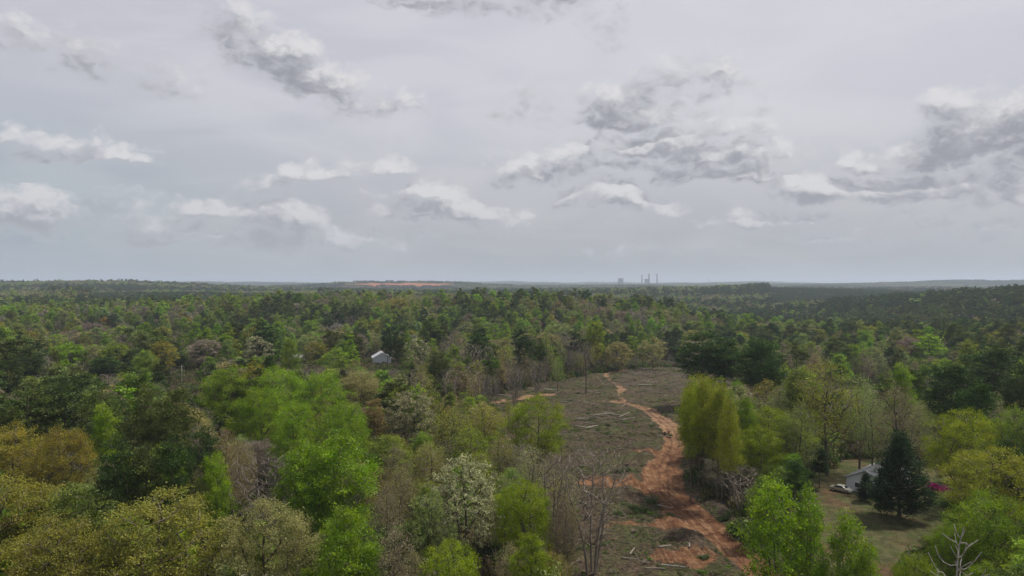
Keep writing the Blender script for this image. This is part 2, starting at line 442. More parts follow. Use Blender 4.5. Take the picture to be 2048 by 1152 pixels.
def ground_material():
    m, t, out = material('ground')
    tc = t.new('ShaderNodeTexCoord'); P = tc.outputs['Object']
    nA = t.noise(P, .035, 5, .6); nB = t.noise(P, .25, 5, .65); nC = t.noise(P, 1.6, 5, .7); nD = t.noise(P, .11, 4, .6)
    litter = t.mix(nC, (.065, .048, .034), (.16, .122, .088))
    litter = t.mix(t.smooth(nB, .5, .68), litter, (.055, .075, .022))
    cut = t.mix(t.smooth(nC, .36, .66), (.045, .032, .022), (.175, .125, .085))
    cut = t.mix(t.math('MULTIPLY', t.smooth(t.noise(P, 6.0, 3, .7), .58, .7), .3), cut, (.27, .22, .18))
    weedf = t.math('MULTIPLY', t.smooth(t.math('ADD', t.math('MULTIPLY', nD, .5), t.math('MULTIPLY', nC, .5)), .45, .6), .68)
    cut = t.mix(weedf, cut, t.mix(nC, (.040, .060, .014), (.110, .140, .035)))
    cut = t.mix(t.math('MULTIPLY', t.smooth(nB, .58, .72), .4), cut, (.20, .115, .080))
    # hedge-fine stripes left by the harvester
    cut = t.mix(t.math('MULTIPLY', t.smooth(t.noise(t.vec('MULTIPLY', P, (.12, .9, 1)), 1.0, 4, .65), .56, .72), .3), cut, (.25, .20, .155))
    yardc = t.mix(t.smooth(nB, .35, .65), (.085, .112, .034), (.160, .140, .070))
    yardc = t.mix(t.smooth(nD, .5, .66), yardc, (.155, .095, .055))
    yardc = t.mix(t.smooth(nC, .5, .8), yardc, (.20, .16, .10))
    cl = t.mix(t.smooth(nB, .35, .65), (.150, .066, .033), (.28, .142, .070))
    rut = t.noise(t.vec('MULTIPLY', P, (1.3, .16, 1)), 1.0, 5, .7)
    cl = t.mix(t.math('MULTIPLY', t.smooth(rut, .5, .64), .65), cl, (.42, .262, .15))
    cl = t.mix(t.math('MULTIPLY', t.smooth(rut, .46, .34), .6), cl, (.11, .05, .032))
    cl = t.mix(t.math('MULTIPLY', t.smooth(nC, .52, .72), .5), cl, (.43, .28, .175))
    sep_ = t.new('ShaderNodeSeparateXYZ'); t.l.new(P, sep_.inputs[0])
    cl = t.mix(t.math('MULTIPLY', t.smooth(sep_.outputs[1], 190, 235), t.math('MULTIPLY', t.smooth(nB, .25, .6), .6)), cl, (.47, .31, .19))
    cl = t.mix(t.math('MULTIPLY', t.smooth(t.noise(P, .5, 5, .7), .56, .66), .6), cl, (.15, .07, .045))
    nF = t.noise(P, .02, 6, .7); nG = t.noise(P, .0045, 4, .6)
    farc = t.mix(t.smooth(nF, .35, .65), (.018, .030, .016), (.062, .082, .030))
    farc = t.mix(t.smooth(nG, .48, .62), farc, (.020, .034, .020))
    farc = t.mix(t.smooth(nF, .62, .8), farc, (.12, .10, .055))
    c = t.mix(t.attr('clearing'), litter, cut)
    c = t.mix(t.attr('yard'), c, yardc)
    c = t.mix(t.attr('far'), c, farc)
    rl = t.math('ABSOLUTE', t.math('SUBTRACT', t.math('ADD', t.attr('lane'), t.math('MULTIPLY', t.math('SUBTRACT', nD, .5), 1.6)), .95))
    cl = t.mix(t.math('MULTIPLY', t.smooth(rl, .42, .12), .55), cl, (.13, .060, .036))
    cl = t.mix(t.math('MULTIPLY', t.smooth(rl, .95, .6), .0), cl, (.45, .29, .19))
    cl = t.mix(t.math('MULTIPLY', t.attr('far0') , .95), cl, (.37, .130, .052))
    clf = t.smooth(t.math('ADD', t.math('ADD', t.attr('clay'), t.math('MULTIPLY', t.math('SUBTRACT', nB, .5), .5)), t.math('MULTIPLY', t.math('SUBTRACT', nC, .5), 1.0)), .38, .66)
    c = t.mix(clf, c, cl)
    b = t.new('ShaderNodeBsdfPrincipled'); hv = t.new('ShaderNodeHueSaturation'); t.l.new(c, hv.inputs['Color']); t.put(hv.inputs['Value'], t.math('MULTIPLY', t.math('MULTIPLY_ADD', t.noise(P, .05, 4, .6), .6, .56), t.math('MULTIPLY_ADD', t.smooth(t.noise(P, .55, 4, .65), .35, .65), .5, .74)))
    t.l.new(hv.outputs[0], b.inputs['Base Color'])
    b.inputs['Roughness'].default_value = .95; b.inputs['Specular IOR Level'].default_value = .1
    bp = t.new('ShaderNodeBump'); bp.inputs['Strength'].default_value = .8; bp.inputs['Distance'].default_value = .6
    t.l.new(t.math('ADD', nC, t.noise(P, 5.0, 3, .6)), bp.inputs['Height'])
    t.l.new(bp.outputs[0], b.inputs['Normal'])
    t.l.new(b.outputs[0], out.inputs[0])
    return m
M_ground = ground_material()

V, Q, fq, att = build_ground()
def sub_mesh(name, sel):
    used = np.zeros(len(V), bool); used[Q[sel]] = True
    idx = np.cumsum(used) - 1
    return mk_mesh(name, V[used], idx[Q[sel]], [M_ground], vatt={k: a[used] for k, a in att.items()}, smooth=True)
tag(link('ground', sub_mesh('ground', ~fq)), kind='structure')
tag(link('dirt_track', sub_mesh('dirt_track', fq)), 'red clay track winding up through the felled clearing', kind='structure')

# ------------------------------------------------------------------ tree builder
def tubes(paths, sides_of, out):
    """paths: list of (points Nx3, radii N). Appends quads to out = [V list, Q list, count]"""
    for P, r in paths:
        P = np.asarray(P, float); r = np.asarray(r, float)
        n = len(P)
        if n < 2: continue
        s = sides_of(r[0])
        T = np.gradient(P, axis=0); T /= np.linalg.norm(T, axis=1)[:, None] + 1e-9
        ref = np.where(np.abs(T[:, 2:3]) < .9, np.array([[0, 0, 1.]]), np.array([[1., 0, 0]]))
        A = np.cross(T, ref); A /= np.linalg.norm(A, axis=1)[:, None] + 1e-9
        B = np.cross(T, A)
        th = np.arange(s) * 2 * math.pi / s
        ring = P[:, None, :] + r[:, None, None] * (np.cos(th)[None, :, None] * A[:, None, :] + np.sin(th)[None, :, None] * B[:, None, :])
        i = np.arange(n - 1)[:, None]; j = np.arange(s)[None, :]; j2 = (j + 1) % s
        q = np.stack([i * s + j, i * s + j2, (i + 1) * s + j2, (i + 1) * s + j], -1).reshape(-1, 4) + out[2]
        out[0].append(ring.reshape(-1, 3)); out[1].append(q); out[2] += n * s
def leaf_quads(C, size, g, up=.35, aspect=1.0, direction=None):
    """C Nx3 centres, size N -> verts 4N, quads N. Diamond leaves, randomly oriented."""
    n = len(C)
    N = g.normal(size=(n, 3)); N[:, 2] = np.abs(N[:, 2]) + up; N /= np.linalg.norm(N, axis=1)[:, None]
    if direction is None:
        D = g.normal(size=(n, 3))
    else: D = direction + g.normal(size=(n, 3)) * .25
    A = np.cross(N, D); A /= np.linalg.norm(A, axis=1)[:, None] + 1e-9
    if direction is not None:
        Bv = D / (np.linalg.norm(D, axis=1)[:, None] + 1e-9)
    else: Bv = np.cross(N, A)
    a = A * (size * aspect)[:, None] * .5; b = Bv * size[:, None] * .62
    W = np.stack([C - b, C + a * g.uniform(.7, 1.3, (n, 1)), C + b, C - a * g.uniform(.7, 1.3, (n, 1))], 1)
    return W.reshape(-1, 3), np.arange(4 * n).reshape(n, 4)

def grow(seed, H, crown0, profile, Rc, n_tip, r_base, lean=.03, trunks=1, shell=.55, kup=.7, step=.9, trunk_top=.9, lob=.25, wig=.12, twig_r=.018):
    """skeleton by joining crown points to the nearest fitting branch; returns nodes, parents, radii, tips"""
    g = np.random.default_rng(seed)
    pos, par = [], []
    tops = []
    for k in range(trunks):
        a = g.uniform(0, 6.28) if trunks < 3 else k * 6.28 / trunks + g.uniform(-.5, .5); sp = 0 if trunks == 1 else g.uniform(.15, .55 if trunks == 4 else .32) * Rc
        base = np.array([math.cos(a), math.sin(a), 0]) * (0 if trunks == 1 else .35 + .1 * k)
        n = max(4, int(H * trunk_top / step)); last = -1
        ph = g.uniform(0, 6.28, 2)
        for i in range(n + 1):
            t = i / n
            w_ = np.array([math.sin(t * 5 + ph[0]), math.cos(t * 4 + ph[1]), 0]) * lean * H * t * .5
            p = base * (1 if i else 1) + np.array([math.cos(a) * sp * t ** 1.2, math.sin(a) * sp * t ** 1.2, H * trunk_top * t]) + w_
            pos.append(p); par.append(last); last = len(pos) - 1
        tops.append(last)
    nt = len(pos)
    ph = g.uniform(0, 6.28, 4)
    A = []
    while len(A) < n_tip:
        t = g.uniform(0, 1); th = g.uniform(0, 2 * math.pi)
        rm = Rc * profile(t)
        if g.uniform() > profile(t) * 1.05 + .08: continue
        rm *= 1 + lob * math.sin(3 * th + ph[0] + 4 * t) * .6 + lob * math.sin(5 * th + ph[1] - 7 * t) * .5
        rr = rm * (g.uniform() ** (.5 * (1 - shell)))
        A.append((rr * math.cos(th), rr * math.sin(th), crown0 * H + t * (1 - crown0) * H))
    A = np.array(A)
    A = A[np.argsort(np.hypot(A[:, 0], A[:, 1]) + .15 * np.abs(A[:, 2] - crown0 * H))]
    cap = nt + n_tip * 14
    Pm = np.zeros((cap, 3)); Pm[:nt] = pos; cnt = nt
    tips = []
    for a in A:
        P = Pm[:cnt]
        d = P - a
        hor = np.hypot(d[:, 0], d[:, 1])
        want = a[2] - kup * hor
        cost = np.sqrt((d ** 2).sum(1)) + 1.5 * np.maximum(0, P[:, 2] - want) + .25 * np.maximum(0, want - P[:, 2])
        cost[P[:, 2] < crown0 * H * .75] += 6
        j = int(np.argmin(cost))
        L = math.sqrt(((a - P[j]) ** 2).sum())
        m = max(1, min(12, int(L / step)))
        p0 = P[j].copy(); last = j
        bow = np.array([0, 0, -1.]) * L * .10 + g.normal(size=3) * L * wig
        for i in range(1, m + 1):
            t = i / m
            q = p0 + (a - p0) * t + bow * math.sin(math.pi * t) + (g.normal(size=3) * .05 * step if i < m else 0)
            if cnt >= cap: break
            Pm[cnt] = q; par.append(last); last = cnt; cnt += 1
        tips.append(last)
    Pm = Pm[:cnt]; par = np.array(par)
    acc = np.zeros(cnt)
    ex = 2.25
    for i in tips + tops: acc[i] = 1
    for i in range(cnt - 1, -1, -1):
        if acc[i] == 0: acc[i] = 1
        if par[i] >= 0: acc[par[i]] += acc[i] if True else 0
    rad = acc ** (1 / ex)
    rad = twig_r + (rad / rad[:nt].max()) * (r_base - twig_r)
    return Pm, par, rad, np.array(tips), nt, g

def chains(P, par, rad, nt, thick):
    """split the skeleton in polylines; those that start thick are limbs, the others twigs"""
    n = len(P)
    kids = [[] for _ in range(n)]
    for i, p in enumerate(par):
        if p >= 0: kids[p].append(i)
    limbs, twigs = [], []
    starts = [(-1, i) for i in range(n) if par[i] < 0]
    while starts:
        pr, i = starts.pop()
        ch = [] if pr < 0 else [pr]
        rr = [] if pr < 0 else [rad[i]]
        cur = i
        while True:
            ch.append(cur); rr.append(rad[cur])
            k = kids[cur]
            if not k: break
            k = sorted(k, key=lambda q: -rad[q])
            for o in k[1:]: starts.append((cur, o))
            cur = k[0]
        rr = np.array(rr); ch = np.array(ch)
        if rr[0] >= thick:
            cut = np.nonzero(rr < thick)[0]
            c = int(cut[0]) if len(cut) else len(rr)
            if c >= 2: limbs.append((P[ch[:c]], rr[:c]))
            if len(rr) - c >= 1 and c >= 1: twigs.append((P[ch[c - 1:]], rr[c - 1:] ))
        else: twigs.append((P[ch], rr))
    return limbs, twigs

def prof_round(t): return math.sqrt(max(0, 1 - (2 * t - .85) ** 2 / 1.33)) if t < .98 else .2
def prof_oval(t): return max(.12, math.sin(math.pi * min(1, (t * .9 + .1)) ** .85) ** .7)
def prof_cone(t): return max(.05, (1 - t) ** .8) * min(1, .35 + t * 5)
def prof_pine(t): return max(.15, math.sin(math.pi * (t * .82 + .14)) ** .8)
def prof_vase(t): return max(.2, (.35 + .75 * t) if t < .75 else .9 * math.sqrt(max(0, 1 - ((t - .75) / .27) ** 2)))
def prof_cedar(t): return max(.04, (1 - t) ** .72) * min(1, .62 + t * 2.2)

def make_tree(name, seed, H=20., kind='round', lod=0):
    """returns (trunk mesh, crown mesh) sized H metres tall"""
    lodk = (1, .27, .085)[lod] if kind not in ('pine',) else (1, .5, .16)[lod]
    K = dict(round=dict(c0=.30, pf=prof_round, Rc=6.4, nt=210, rb=.32, shell=.62, leaves=34000, ls=.175, cl=.60, tr=1),
             oval=dict(c0=.26, pf=prof_oval, Rc=4.3, nt=190, rb=.27, shell=.5, leaves=32000, ls=.175, cl=.55, tr=1),
             cone=dict(c0=.18, pf=prof_cone, Rc=4.2, nt=180, rb=.25, shell=.5, leaves=28000, ls=.175, cl=.5, tr=1),
             spire=dict(c0=.38, pf=prof_oval, Rc=2.2, nt=130, rb=.22, shell=.3, leaves=0, ls=.2, cl=.3, tr=1),
             thin=dict(c0=.34, pf=prof_oval, Rc=4.4, nt=300, rb=.24, shell=.4, leaves=6500, ls=.17, cl=.55, tr=1),
             bare=dict(c0=.22, pf=prof_vase, Rc=4.8, nt=760, rb=.18, shell=.4, leaves=0, ls=.2, cl=.3, tr=4),
             slender=dict(c0=.44, pf=prof_oval, Rc=3.1, nt=140, rb=.15, shell=.4, leaves=14000, ls=.18, cl=.6, tr=1),
             sapling=dict(c0=.27, pf=prof_oval, Rc=4.2, nt=170, rb=.14, shell=.45, leaves=9000, ls=.30, cl=.6, tr=3),
             blossom=dict(c0=.28, pf=prof_round, Rc=5.6, nt=260, rb=.28, shell=.65, leaves=10500, ls=.24, cl=.42, tr=2),
             pine=dict(c0=.42, pf=prof_pine, Rc=3.9, nt=85, rb=.25, shell=.55, leaves=10500, ls=.44, cl=.5, tr=1),
             cedar=dict(c0=.10, pf=prof_cedar, Rc=5.6, nt=420, rb=.34, shell=.45, leaves=26000, ls=.40, cl=.5, tr=1),
             snag=dict(c0=.30, pf=prof_round, Rc=4.2, nt=70, rb=.19, shell=.6, leaves=0, ls=.2, cl=.3, tr=1))[kind]
    ev = kind in ('pine', 'cedar')
    ntip = max(14, int(K['nt'] * (1, .45, .2)[lod]))
    P, par, rad, tips, nt, g = grow(seed, H, K['c0'], K['pf'], K['Rc'], ntip, K['rb'], trunks=K['tr'] if lod < 2 else 1, shell=K['shell'] if lod == 0 else min(.8, K['shell'] + .25),
                                    kup=(.18 if kind == 'pine' else .25 if kind == 'cedar' else .75), step=(.8, 1.3, 2.4)[lod],
                                    trunk_top=.93 if ev else .8, lean=.02 if ev else .05, twig_r=(.016, .022, .035)[lod] * (1.8 if kind == 'snag' else 1.1 if kind == 'bare' and lod == 0 else 1.25 if kind == 'bare' else 1),
                                    lob=.3, wig=.07 if kind == 'bare' else .12)
    limbs, twigs = chains(P, par, rad, nt, .055 if kind != 'snag' else .0)
    sides = lambda r: (7 if r > .12 else 4 if r > .05 else 3) if lod == 0 else (5 if r > .12 else 3)
    o = [[], [], 0]
    tubes(limbs, sides, o)
    barkm = M_dead if kind == 'snag' else M_twig if kind == 'bare' else M_bark
    trunk = mk_mesh(name + '_trunk', np.concatenate(o[0]), np.concatenate(o[1]), [barkm], smooth=True)
    o = [[], [], 0]
    if lod < 2 or kind == 'bare': tubes(twigs, sides, o)
    nb = sum(len(q) for q in o[1])
    mi = [np.zeros(nb, int)]; vv = [np.full(nb, .5)]
    nl = int(K['leaves'] * lodk)
    if nl:
        ls = K['ls'] / math.sqrt(lodk) * (1, 1.08, 1.05)[lod]
        cents = P[tips]
        # more, smaller clumps round each tip
        k2 = 3 if lod < 2 else 2
        sub = np.repeat(cents, k2, 0) + g.normal(size=(len(cents) * k2, 3)) * np.array([1, 1, .6]) * K['cl'] * 1.15
        cv = g.uniform(0, 1, len(sub))
        pick = g.integers(0, len(sub), nl)
        if kind == 'pine':
            # tufts: needles radiate from a flat-bottomed cushion
            off = g.normal(size=(nl, 3)) * np.array([.6, .6, .2])
            C = sub[pick] + off
            dr = off + np.array([0, 0, .25])
            Wv, Wq = leaf_quads(C, g.uniform(.6, 1.25, nl) * ls, g, .1, .42, dr)
        elif kind == 'cedar':
            off = g.normal(size=(nl, 3)) * np.array([.45, .45, .34])
            C = sub[pick] + off
            out_ = C.copy(); out_[:, 2] = 1.5
            Wv, Wq = leaf_quads(C, g.uniform(.6, 1.2, nl) * ls, g, .1, .5, out_ / 3)
        else:
            sc = K['cl'] * (.62 if kind == 'blossom' else .8)
            C = sub[pick] + g.normal(size=(nl, 3)) * np.array([1, 1, .65]) * sc
            if kind in ('blossom',):     # leafy cushions sit on the outside
                pass
            Wv, Wq = leaf_quads(C, g.uniform(.55, 1.3, nl) * ls, g)
        v = np.clip(cv[pick] * .7 + g.uniform(0, .3, nl), 0, 1)
        o[0].append(Wv); o[1].append(Wq + o[2]); o[2] += len(Wv)
        mi.append(np.ones(nl, int)); vv.append(v)
    if o[2] == 0:
        crown = None
    else:
        crown = mk_mesh(name + '_crown', np.concatenate(o[0]), np.concatenate(o[1]), [M_dead if kind == 'snag' else M_twig, M_needle if ev else M_leaf],
                        mi=np.concatenate(mi), fatt=dict(v=np.concatenate(vv)))
    return trunk, crown

PROTO = {}
def proto(kind, lod, var):
    key = (kind, lod, var)
    if key not in PROTO:
        PROTO[key] = make_tree(f'{kind}_{"abc"[lod]}{var}', hash_seed(kind) + lod * 17 + var * 101, kind=kind, lod=lod)
    return PROTO[key]
SIZES = {}
def true_size(kind, lod, var):
    key = (kind, lod, var)
    if key not in SIZES:
        top, rad_ = 0, 1
        for me in proto(*key):
            if me is None: continue
            v = np.empty(len(me.vertices) * 3, np.float32); me.vertices.foreach_get('co', v); v = v.reshape(-1, 3)
            top = max(top, float(np.percentile(v[:, 2], 99.9)))
            rad_ = float(np.percentile(np.hypot(v[:, 0], v[:, 1]), 96))
        SIZES[key] = (top, rad_ * 2)
    return SIZES[key]
def hash_seed(s): return sum(ord(c) * (i + 3) for i, c in enumerate(s))
NVAR = {0: dict(round=4, oval=4, cone=2, thin=3, bare=3, spire=1, slender=3, sapling=2, blossom=2, pine=4, cedar=1, snag=2),
        1: dict(round=3, oval=4, cone=2, thin=2, bare=2, pine=4, blossom=1), 2: dict(round=3, oval=3, pine=3, bare=1, thin=2)}

# colours (base colours of spring leaves)
TINT = dict(olive=(.200, .198, .050), gold=(.240, .222, .052), tan=(.270, .250, .110), rust=(.215, .170, .080), green=(.185, .255, .050),
            bright=(.178, .270, .038), lime=(.190, .240, .030), yellowgreen=(.215, .235, .042), deep=(.050, .084, .024), pine=(.060, .088, .030),
            pinelight=(.100, .128, .040), pale=(.280, .280, .165), cream=(.310, .320, .180), sage=(.205, .250, .090), brown=(.215, .188, .110),
            cedar=(.030, .052, .022), mauve=(.225, .195, .150))
TINTS = {k: np.array(v) for k, v in TINT.items()}
# kind of tree for naming
FAMILY = dict(round='oak_tree', oval='poplar_tree', cone='poplar_tree', thin='budding_tree', bare='bare_tree', spire='bare_tree', slender='poplar_tree', sapling='sapling_tree',
              blossom='blossoming_tree', pine='pine_tree', cedar='cedar_tree', snag='dead_tree')

# ------------------------------------------------------------------ trees seen one by one in the photograph
# (shape, tint, px of crown centre, py of its top, height m, crown width px, label or None)
HERO = [
 ('round','olive',325,985,18,270,'wide domed olive oak at the bottom edge, nearest the lower-left corner oaks'),
 ('round','tan',530,995,17.5,200,'loose tan-olive oak under the leafless tree, beside the wide domed olive oak'),
 ('round','olive',-10,950,19,260,'olive oak cut by the left edge below the golden oaks'),
 ('round','olive',110,1035,17,220,'olive-green oak filling the bottom-left corner'),
 ('round','gold',125,850,20,130,'golden oak beside the tall dark pine, right of the edge oak'),
 ('round','gold',20,845,20,140,'golden oak touching the left edge of the photo'),
 ('pine','deep',232,866,22,90,'tall dark pine directly beside the golden oak'),
 ('cone','bright',207,806,21,75,'bright green pointed tree rising behind the golden oak'),
 ('pine','pinelight',55,765,24,110,None),('pine','pine',128,748,25,110,None),('pine','pinelight',300,765,24,100,None),('pine','pinelight',200,772,23,90,None),
 ('pine','pinelight',352,775,25,90,'leggy pine with a bare lower trunk in front of the small road'),
 ('pine','pinelight',292,885,20,80,None),('pine','deep',345,872,21,75,None),('pine','pine',400,850,20,90,None),
 ('oval','bright',345,893,18,60,'slim bright green tree among dark pines above the domed olive oak'),
 ('oval','bright',430,903,18,70,'bright green tree with narrow crown beside the leafless spreading tree'),
 ('thin','tan',395,930,16,50,None),
 ('bare','brown',530,905,18,150,'leafless spreading tree with grey twigs behind the tan-olive oak'),
 ('thin','rust',450,855,19,90,None),('thin','rust',480,880,18,60,None),
 ('round','bright',455,733,22,130,'bright green round tree just right of the small road'),
 ('round','bright',555,732,22.5,130,'bright green round crown, highest of the big green clump'),
 ('round','bright',640,742,22,120,'bright green round crown in the big clump, beside the tan tree'),
 ('round','bright',520,770,21,120,None),('round','bright',690,800,21,110,None),('round','bright',590,800,20,110,None),
 ('oval','bright',685,858,22,150,'large fresh green tree with tall oval crown below the big green clump'),
 ('oval','bright',610,885,20,120,None),
 ('oval','bright',690,1010,18.5,150,'bright green tree at the bottom edge below the tall oval one'),
 ('round','tan',720,740,18,100,'tan-leaved round tree standing right behind the big green clump'),
 ('pine','rust',748,797,17,50,'small reddish-brown pine beside the pale whitish tree'),
 ('blossom','pale',822,783,18,115,'pale whitish tree beside the reddish-brown pine'),
 ('thin','yellowgreen',905,815,15,110,None),('thin','yellowgreen',970,805,15,110,None),('thin','lime',940,850,14,100,None),
 ('thin','olive',860,880,14,90,None),('thin','olive',1000,870,13,80,None),('thin','lime',960,900,13,90,None),
 ('thin','brown',790,885,17,90,None),('thin','brown',770,960,17,80,None),('thin','tan',800,930,16,80,None),
 ('blossom','cream',925,910,18.5,160,'cream-flowering tree with dark forked trunk, tallest pale tree nearby'),
 ('blossom','sage',860,985,15,110,'sage-green thin tree leaning beside the cream-flowering tree'),
 ('thin','brown',790,1040,16,110,None),('bare','brown',700,930,16,90,None),
 ('round','lime',1075,788,19,130,'lone green tree tipped with cream blossom on the clearing edge'),
 ('round','lime',1050,958,15,120,'yellow-green tree in front of the lone cream-tipped one'),
 ('round','lime',900,1078,13,140,'low yellow-green tree at the bottom edge under the cream-flowering tree'),
 ('oval','lime',1060,1065,12,90,'small yellow-green tree at the bottom, beside the leafless multi-stemmed tree'),
 ('sapling','sage',1110,1128,17.5,130,'large-leaved green treetop at the bottom edge of the photo'),
 ('bare','brown',1185,890,20,135,'leafless multi-stemmed tree standing before the red clay track'),
 ('bare','brown',1110,905,18,90,'leafless grey tree left of the multi-stemmed leafless tree'),
 ('thin','brown',1130,985,14,80,None),('bare','brown',960,740,15,50,None),('bare','brown',1030,735,15,45,None),('bare','brown',900,735,16,50,None),('thin','green',1115,712,15,30,None),
 ('bare','brown',1075,722,15,40,None),('bare','brown',985,750,14,40,None),
 ('spire','brown',1172,684,21,24,'lone dark leafless snag standing tall in the far clearing'),
 # grove beside the track
 ('slender','lime',1385,750,25,62,'leftmost tall yellow-green tree of the grove beside the clay track'),
 ('slender','yellowgreen',1408,745,26.5,62,'tallest yellow-green tree of the grove beside the clay track'),
 ('slender','lime',1425,752,25.5,60,'yellow-green grove tree right of the tallest one'),
 ('slender','yellowgreen',1444,766,25,60,'tawny yellow-green tree on the right side of the grove'),
 ('slender','lime',1398,765,24,60,'yellow-green grove tree standing nearest the track bend'),
 ('slender','yellowgreen',1460,790,24.5,58,'rightmost yellow-green tree of the grove, nearest the lawn'),
 ('slender','lime',1381,772,24,50,'thin yellow-green tree at the track side of the grove'),
 ('slender','yellowgreen',1435,775,24,60,'yellow-green tree in the middle of the grove by the track'),
 ('oval','bright',1490,792,20,62,'fresh green tree between the grove and the wide yellow-green tree'),
 ('round','lime',1540,812,17.5,150,'wide yellow-green tree right of the grove, before the lawn'),
 ('round','lime',1520,850,15,110,None),
 # dark pines behind the grove
 ('pine','deep',1405,664,27,105,'big dark pine behind the grove, leftmost of three'),
 ('pine','deep',1450,674,25.5,75,'dark pine in the middle of the three behind the grove'),
 ('pine','deep',1522,674,27,98,'broadest dark pine behind the grove with clear trunk'),
 ('pine','pinelight',1595,735,24,60,None),('thin','brown',1600,745,22,60,None),('thin','sage',1560,770,20,70,None),
 ('sapling','bright',1548,950,20,120,'fresh large-leaved tree in front of the grove, bigger of two young trees'),
 ('sapling','bright',1615,965,18.5,85,'fresh large-leaved tree leaning towards the lawn'),
 ('sapling','bright',1695,1018,15,75,'young large-leaved tree standing before the lawn, left of two'),
 ('sapling','bright',1735,1075,12.5,60,'short young tree beside the lawn, smallest large-leaved one'),
 ('thin','yellowgreen',1655,713,28,140,'tall dark-trunked budding tree left of the parked car'),
 ('thin','brown',1795,760,24,110,'thin brownish budding tree behind the dark cedar'),
 ('thin','sage',1720,745,24,90,None),('thin','sage',1600,800,20,80,None),('thin','sage',1745,790,20,70,None),('thin','sage',1840,800,18,70,None),
 ('cone','bright',1805,725,23,70,None),('oval','bright',1860,668,24,70,'fresh green tree rising highest at the right, before the pine hill'),
 ('pine','deep',1903,722,25,96,'dark round-headed pine above the white house'),
 ('pine','deep',1985,690,26,112,'tall dark pine near the right edge, behind the round-headed pine'),
 ('pine','pine',2050,715,26,90,None),('pine','deep',1955,760,23,80,None),
 ('round','lime',1930,815,20,150,'rounded yellow-green tree behind the white house roof'),
 ('round','green',2035,812,20,110,'green round tree cut by the right edge beside the yellow-green one'),
 ('round','yellowgreen',1990,895,18,175,'wide yellow-green tree in front of the magenta bush'),
 ('pine','deep',2025,872,19,80,'dark green conical tree amid yellow-green crowns at the right edge'),
 ('round','bright',1985,985,16.5,170,'dense bright green tree at the right edge, nearest the bare white branches'),
 ('round','bright',1905,1040,13,100,'dark fresh-green round tree behind the bare white branches'),
 ('round','lime',1835,1105,11,110,'low yellow-green bushy tree at the bottom, right of the lawn'),
 ('snag','brown',1915,1050,18.5,110,'dead tree with bare white forked branches at the bottom right'),
 ('pine','cedar',1640,895,9,40,None),
 # further out
 ('round','tan',180,660,19,100,'pale tan-olive round tree above the bright green ball-shaped tree'),
 ('round','bright',138,684,17,62,'bright green ball-shaped tree left of a round tan tree'),
 ('round','green',232,684,18,72,None),('round','gold',325,680,18,58,'orange-gold tree standing left of the small road'),('oval','green',290,700,17,50,None),
 ('pine','deep',208,712,14,70,'low wide dark evergreen between bright green trees'),('round','mauve',410,678,17,85,'mauve-grey leafless round tree above the small road'),
 ('oval','green',366,660,20,36,None),('oval','green',580,610,24,42,'tall narrow green tree standing above its neighbours, left of the houses'),
 ('blossom','pale',512,646,20,70,'pale round tree left of the tall narrow green one'),
 ('round','gold',634,683,16,50,'rounded tan tree beside the small grey-roofed house'),('round','green',672,692,17,60,'light green round tree left of the white gabled house'),
 ('pine','pine',655,618,24,32,'tall dark pine standing high above the woods left of the white house'),
 ('pine','pine',775,655,25,26,'tall pine right behind the white gabled house'),('pine','pine',796,660,24,26,'pine beside its taller twin behind the white gabled house'),
 ('blossom','pale',835,675,20,58,'pale cream round tree right of the white gabled house'),
 ('pine','pinelight',885,704,19,30,None),('pine','pine',870,700,18,30,None),
 ('round','tan',1305,673,18,56,'tan-leaved round tree at the top edge of the clearing, nearer the dark pines'),
 ('round','tan',1235,682,16,60,'tan-leaved round tree at the top edge of the clearing, farther left of two'),
 ('oval','bright',990,625,23,34,None),('oval','bright',1010,627,22,30,None),
 ('pine','pine',60,690,22,60,None),('pine','pine',15,700,24,60,None),('round','green',110,655,18,60,None),
]
def px_of(x, y): return 1024 + F * x / y
objs_heroes = []
for hkind, tint, px, pyt, ht, wpx, lab in HERO:
    d = (CAM_H - ht) * F / (pyt - YH)
    for _ in range(3):
        x = (px - 1024) / F * d
        d = (CAM_H - ht - float(hz(x, d))) * F / (pyt - YH)
    x = (px - 1024) / F * d
    objs_heroes.append(dict(kind=hkind, tint=tint, x=x, y=d, ht=ht, w=wpx / F * d, label=lab, hero=True))
# the red cedar on the lawn and the small one by the house stand on the ground seen at their foot
for hkind, tint, px, pyb, pyt, wpx, lab in [('cedar','cedar',1800,1040,862,112,'dark conical red cedar standing alone on the lawn before the white house'),
                                        ('cedar','cedar',1733,1003,945,34,'small dark cedar between the parked car and the big cedar')]:
    x, d = G(px, pyb, float(hz(*G(px, pyb))))
    objs_heroes.append(dict(kind=hkind, tint=tint, x=x, y=d, ht=(pyb - pyt) / F * d, w=wpx / F * d, label=lab, hero=True))
CROWN_D = dict(round=12.8, oval=8.6, cone=8.4, thin=8.8, bare=9.8, slender=5.8, sapling=8.4, blossom=11.2, pine=7.8, cedar=11.2, snag=6.8, spire=4.4)

